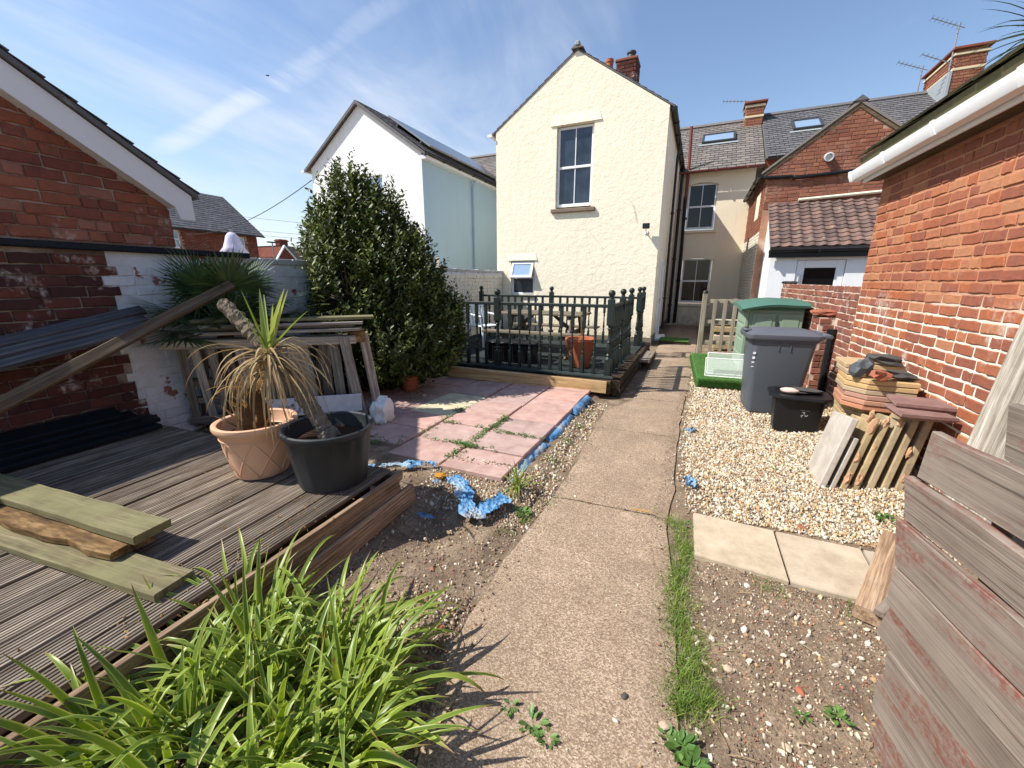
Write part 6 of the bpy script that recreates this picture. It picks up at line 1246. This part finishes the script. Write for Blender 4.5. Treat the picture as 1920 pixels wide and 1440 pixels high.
for k in range(230):
    t = rg.random(); c = rg.choice((0, 0, 0, 1, 1, 2, 3, 4, 5))
    lx, ly = ((-.588+rg.gauss(0, .025), .3+rg.uniform(-.15, 1.0)), (-.588-rg.uniform(-.45, .62)*rg.random(), .47+rg.gauss(0, .025)), (-.588-rg.uniform(-.1, .55), .93+rg.gauss(0, .025)), (-1.176+rg.gauss(0, .03), rg.uniform(.2, 1.6)), (-rg.uniform(.0, .5), .9+rg.gauss(0, .02)), (-1.3-rg.uniform(0, .4), .22+rg.gauss(0, .05)))[c]
    p = pw(lx, ly); rosette(p.x, p.y, p.z-.006, 12, .035, .019)
for (lx, ly) in ((-.56, 1.3), (-.6, 1.22), (-1.2, 1.32), (-1.75, .55), (-1.4, .12)): p = pw(lx, ly); rosette(p.x, p.y, p.z, 26, .07, .032)
for (x, y, n, r, s) in ((.17, 1.22, 30, .05, .045), (.2, 1.17, 26, .05, .05), (.13, 1.24, 16, .04, .035), (.72, 1.55, 24, .06, .03), (.60, 1.50, 14, .05, .025), (-.35, 1.1, 22, .06, .04), (-.45, 1.13, 18, .06, .03), (-.28, 1.08, 16, .05, .035), (1.5, 3.25, 40, .1, .04), (1.72, 3.4, 40, .1, .04), (-.86, 2.42, 26, .06, .05), (-3.0, 4.3, 60, .3, .03), (-3.2, 4.5, 60, .3, .03), (.95, 3.85, 10, .04, .025), (.22, 2.7, 14, .05, .03)): rosette(x, y, max(gh(x, y), 0), n, r, s)
tag(scatter('weeds', lt, wl_, 'weed_leaf'), 'low green weeds growing in slab joints and soil', 'weeds', kind='stuff')
# small strappy plant at the patio corner
sp_ = thing('small_strap_plant', (-1.0, 2.66, .05), 'small grassy clump at the patio corner beside the path', 'plant')
for k in range(24): strap('leaf', (-1.0+rl_.gauss(0, .015), 2.66+rl_.gauss(0, .015), .05), dirv(rl_.uniform(0, 6.28), rl_.uniform(.6, 1.4)), rl_.uniform(.16, .32), .014, rl_.uniform(.5, 2.2), 'cordy_green', sp_, n=7)
# big variegated clump in the foreground
vc = thing('variegated_clump', (-1.25, .62, 0), 'big clump of arching yellow green variegated strap leaves in the left foreground', 'plant'); rv = random.Random(77)
fans = [(-1.0, .88), (-1.18, .98), (-1.32, .78), (-1.5, .92), (-1.14, .66), (-1.42, .58), (-1.58, .72), (-.88, .68), (-1.56, .45), (-1.25, .42), (-1.02, .5), (-1.62, .95)]
for i, (fx, fy) in enumerate(fans):
    for k in range(24):
        az = math.atan2(fy-.68, fx+1.25)+rv.gauss(0, 1.25); el = rv.uniform(.55, 1.42); L = rv.uniform(.36, .66)
        strap('leaf', (fx+rv.gauss(0, .03), fy+rv.gauss(0, .03), .0), dirv(az, el), L, rv.uniform(.024, .036), rv.uniform(.3, 2.4), 'strap_leaf', vc, n=11, fold=.45, twist=rv.uniform(-.5, .5), curl=rv.uniform(-.25, .25))
tmp = []
for k in range(620):
    fx, fy = rv.choice(fans); az = math.atan2(fy-.68, fx+1.25)+rv.gauss(0, 1.4); tmp.append(strap('blade', (fx+rv.gauss(0, .06), fy+rv.gauss(0, .06), .0), dirv(az, rv.uniform(.5, 1.45)), rv.uniform(.25, .58), rv.uniform(.017, .028), rv.uniform(.5, 2.8), 'strap_leaf', None, n=8, fold=.45, twist=rv.uniform(-.5, .5), curl=rv.uniform(-.3, .3)))
V_ = []; F_ = []; U_ = []; nb = 0
for o in tmp:
    me = o.data; co = np.empty(len(me.vertices)*3); me.vertices.foreach_get('co', co); V_.append(co.reshape(-1, 3)+np.array(WM[o.name].translation)); F_ += [tuple(i+nb for i in p.vertices) for p in me.polygons]
    u = np.empty(len(me.loops)*2); me.uv_layers[0].data.foreach_get('uv', u); U_.append(u); nb += len(me.vertices); bpy.data.objects.remove(o); bpy.data.meshes.remove(me)
me = bpy.data.meshes.new('foliage'); me.from_pydata(np.concatenate(V_).tolist(), [], F_); me.update(); me.uv_layers.new(name='UVMap').data.foreach_set('uv', np.concatenate(U_)); me.polygons.foreach_set('use_smooth', [True]*len(F_))
mk('foliage', me, 'strap_leaf', vc, I4, kind='stuff')
for k in range(24): strap('dead_leaf', (-1.2+rv.gauss(0, .2), .7+rv.gauss(0, .15), 0), dirv(rv.uniform(0, 6.28), rv.uniform(.3, 1)), rv.uniform(.3, .45), .014, rv.uniform(1.5, 3), 'cordy_dry', vc, n=8)
# dry plant in the terracotta pot
dp_ = thing('dried_plant', hp(-.62, -4.55, UZ+.36), 'dried brown stems in the terracotta pot', 'plant'); b_ = hp(-.62, -4.55, UZ+.36)
for k in range(60): strap('leaf', b_+Vector((rv.gauss(0, .07), rv.gauss(0, .07), 0)), dirv(rv.uniform(0, 6.28), rv.uniform(.1, 1.2)), rv.uniform(.08, .2), .02, rv.uniform(.5, 3), 'dry_leaf', dp_, n=4)
for k in range(3): MB().tube([b_, b_+Vector((.03*k, .02, .25)), b_+Vector((.05*k-.02, .04, .5+.06*k))], .004, 5).build('stem', 'dry_leaf', dp_)
dl = [rmat((rg.uniform(-4.3, -2.7), rg.uniform(3.9, 4.9), gh(-3, 4)+.02), (rg.uniform(-.5, .5), rg.uniform(-.5, .5), rg.uniform(0, 6.3)), (.05, .05, .05)) for k in range(420)]
tag(scatter('leaf_litter', lt, dl, 'dry_leaf'), 'brown fallen leaves under the evergreen bush', 'leaf litter', kind='stuff')
tw_ = MB()
for k in range(60):
    x, y = rg.choice(((rg.uniform(-1.6, -.85), rg.uniform(.9, 2.6)), (rg.uniform(.25, 1.0), rg.uniform(1.2, 2.3)))); a = rg.uniform(0, 3.14); L = rg.uniform(.03, .11); p = Vector((x, y, gh(x, y)+.008)); d = Vector((math.cos(a), math.sin(a), .08)); tw_.tube([p, p+d*L*.5+Vector((0, 0, .006)), p+d*L], .0016, 4)
tag(tw_.build('twig_litter', 'cordy_dry'), 'thin dry twigs scattered on the bare soil', 'twigs', kind='stuff')
# ---------------------------------------------------------------- torn blue plastic sheet
def sheet(name, pts, w, label, amp=.03, seed=0, n=40, m_=9, lift=.02, holes=True):
    pts = [Vector(p) for p in pts]; V = []; 
    for i in range(n+1):
        t = i/n*(len(pts)-1); k = min(int(t), len(pts)-2); p = pts[k].lerp(pts[k+1], t-k); d = (pts[k+1]-pts[k]).normalized(); s_ = d.cross(Vector((0, 0, 1))).normalized()
        ww = w*(.75+.45*nz((i*.23, 0, 0), 1, seed))
        for j in range(m_+1):
            u = j/m_-.5; q = p+s_*ww*u*1.6; q.z += lift*math.cos(u*PI)+amp*nz((i*.45, j*.75, 0), 1, seed)+amp*.5*nz((i*1.1, j*1.6, 0), 1, seed+2); q += d*.02*nz((i*.6, j, 3), 1, seed); q.z = max(q.z, gh(q.x, q.y)+.004) if not (-.7 < q.x < .1) else max(q.z, .02); V.append(tuple(q))
    W_ = m_+1; F_ = [(i*W_+j, i*W_+j+1, (i+1)*W_+j+1, (i+1)*W_+j) for i in range(n) for j in range(m_) if not holes or nz((i*.33, j*.5, 1), 1, seed+9) < .22-.25*(abs(j-m_/2+.5)/m_) or 2 < j < 5 and nz((i*.2, 2, 1), 1, seed) < .3]
    return tag(MB().add(V, F_).build(name, 'blue_sheet', None, smooth=True), label, 'plastic sheet', 'torn blue plastic')
e_ = lambda ly, off, z: PF @ Vector((off, ly, z))
def drape(y0, y1, out, label, seed, ztop=.085):
    """membrane hanging out from under the slab edge down to the stones"""
    n, m_ = int((y1-y0)/.018), 10; V = []
    for i in range(n+1):
        ly = y0+(y1-y0)*i/n; ow = out*(.8+.5*nz((ly*2.2, 0, 0), 1, seed)); en = min(1, i/4, (n-i)/4)
        for j in range(m_+1):
            t = j/m_; fo = .016*nz((ly*22, t*1.2, 0), 1, seed+1)*math.sin(t*PI*.9)+.012*nz((ly*40, t*4, 0), 1, seed+2)*t
            x = -.02+.02*t+ow*math.sin(t*PI*.62)+fo; q = PF @ Vector((x, ly+.02*nz((ly*9, t*3, 2), 1, seed), 0)); z = ztop*(1-t**2.2)*(.6+.4*en)+.012*math.sin(t*PI)*nz((ly*4, 0, 5), 1, seed)+fo*.5
            V.append((q.x, q.y, max(z, gh(q.x, q.y)+.003 if t > .3 else .03)))
    W_ = m_+1; F_ = [(i*W_+j, i*W_+j+1, (i+1)*W_+j+1, (i+1)*W_+j) for i in range(n) for j in range(m_) if not (j > 6 and nz((i*.3, j*.4, 0), 1, seed+5) > .12)]
    tag(MB().add(V, F_).build('blue_sheet', 'blue_sheet', None, smooth=True), label, 'plastic sheet', 'torn blue plastic')
drape(.05, .98, .075, 'blue plastic hanging from the near right edge of the patio', 1); drape(1.02, 1.92, .07, 'blue plastic hanging along the middle of the patio edge', 2); drape(1.95, 2.72, .085, 'blue plastic roll at the far right edge of the patio', 3, .11)
sheet('blue_sheet', [(-1.50, 2.55, .115), (-1.38, 2.46, .115), (-1.27, 2.33, .10), (-1.19, 2.2, .07), (-1.12, 2.22, .07), (-1.06, 2.34, .09), (-1.0, 2.44, .1)], .1, 'folded blue plastic flap sticking out of the soil below the patio', .022, 4, n=90, m_=16, lift=.008, holes=False)
sheet('blue_sheet', [(-2.3, 2.36, .12), (-2.1, 2.48, .13), (-1.85, 2.62, .13), (-1.72, 2.66, .13)], .05, 'blue plastic strip behind the black pot', .03, 5)
sheet('blue_sheet', [(-1.62, 2.46, .09), (-1.58, 2.44, .1), (-1.55, 2.45, .09)], .04, 'small blue scrap in the stones by the yellow tuft', .02, 6, n=8)
sheet('blue_sheet', [(.20, 3.26, .03), (.25, 3.30, .04), (.30, 3.27, .03)], .06, 'blue plastic scrap on the gravel near the path', .05, 7, n=12, lift=.04)
sheet('blue_sheet', [(.26, 4.55, .03), (.31, 4.6, .035), (.35, 4.58, .03)], .05, 'pale blue plastic scrap on the far gravel', .03, 8, n=10)
sheet('blue_sheet', [(-1.52, 2.1, .04), (-1.42, 2.08, .05), (-1.36, 2.06, .045)], .03, 'half buried blue scrap in the hollow', .015, 9, n=8)
rock('yellow_tuft', (-1.62, 2.56, .1), (.045, .035, .012), 'yellow_scrap', 91, None, rough=.6, freq=3, label='mustard yellow fibrous scrap at the patio front edge', cat='scrap')
rock('dry_moss', (-.08, 2.755, .016), (.06, .012, .005), 'dry_leaf', 92, None, rough=.6, freq=3, label='straw coloured moss patch in the path joint', cat='moss')
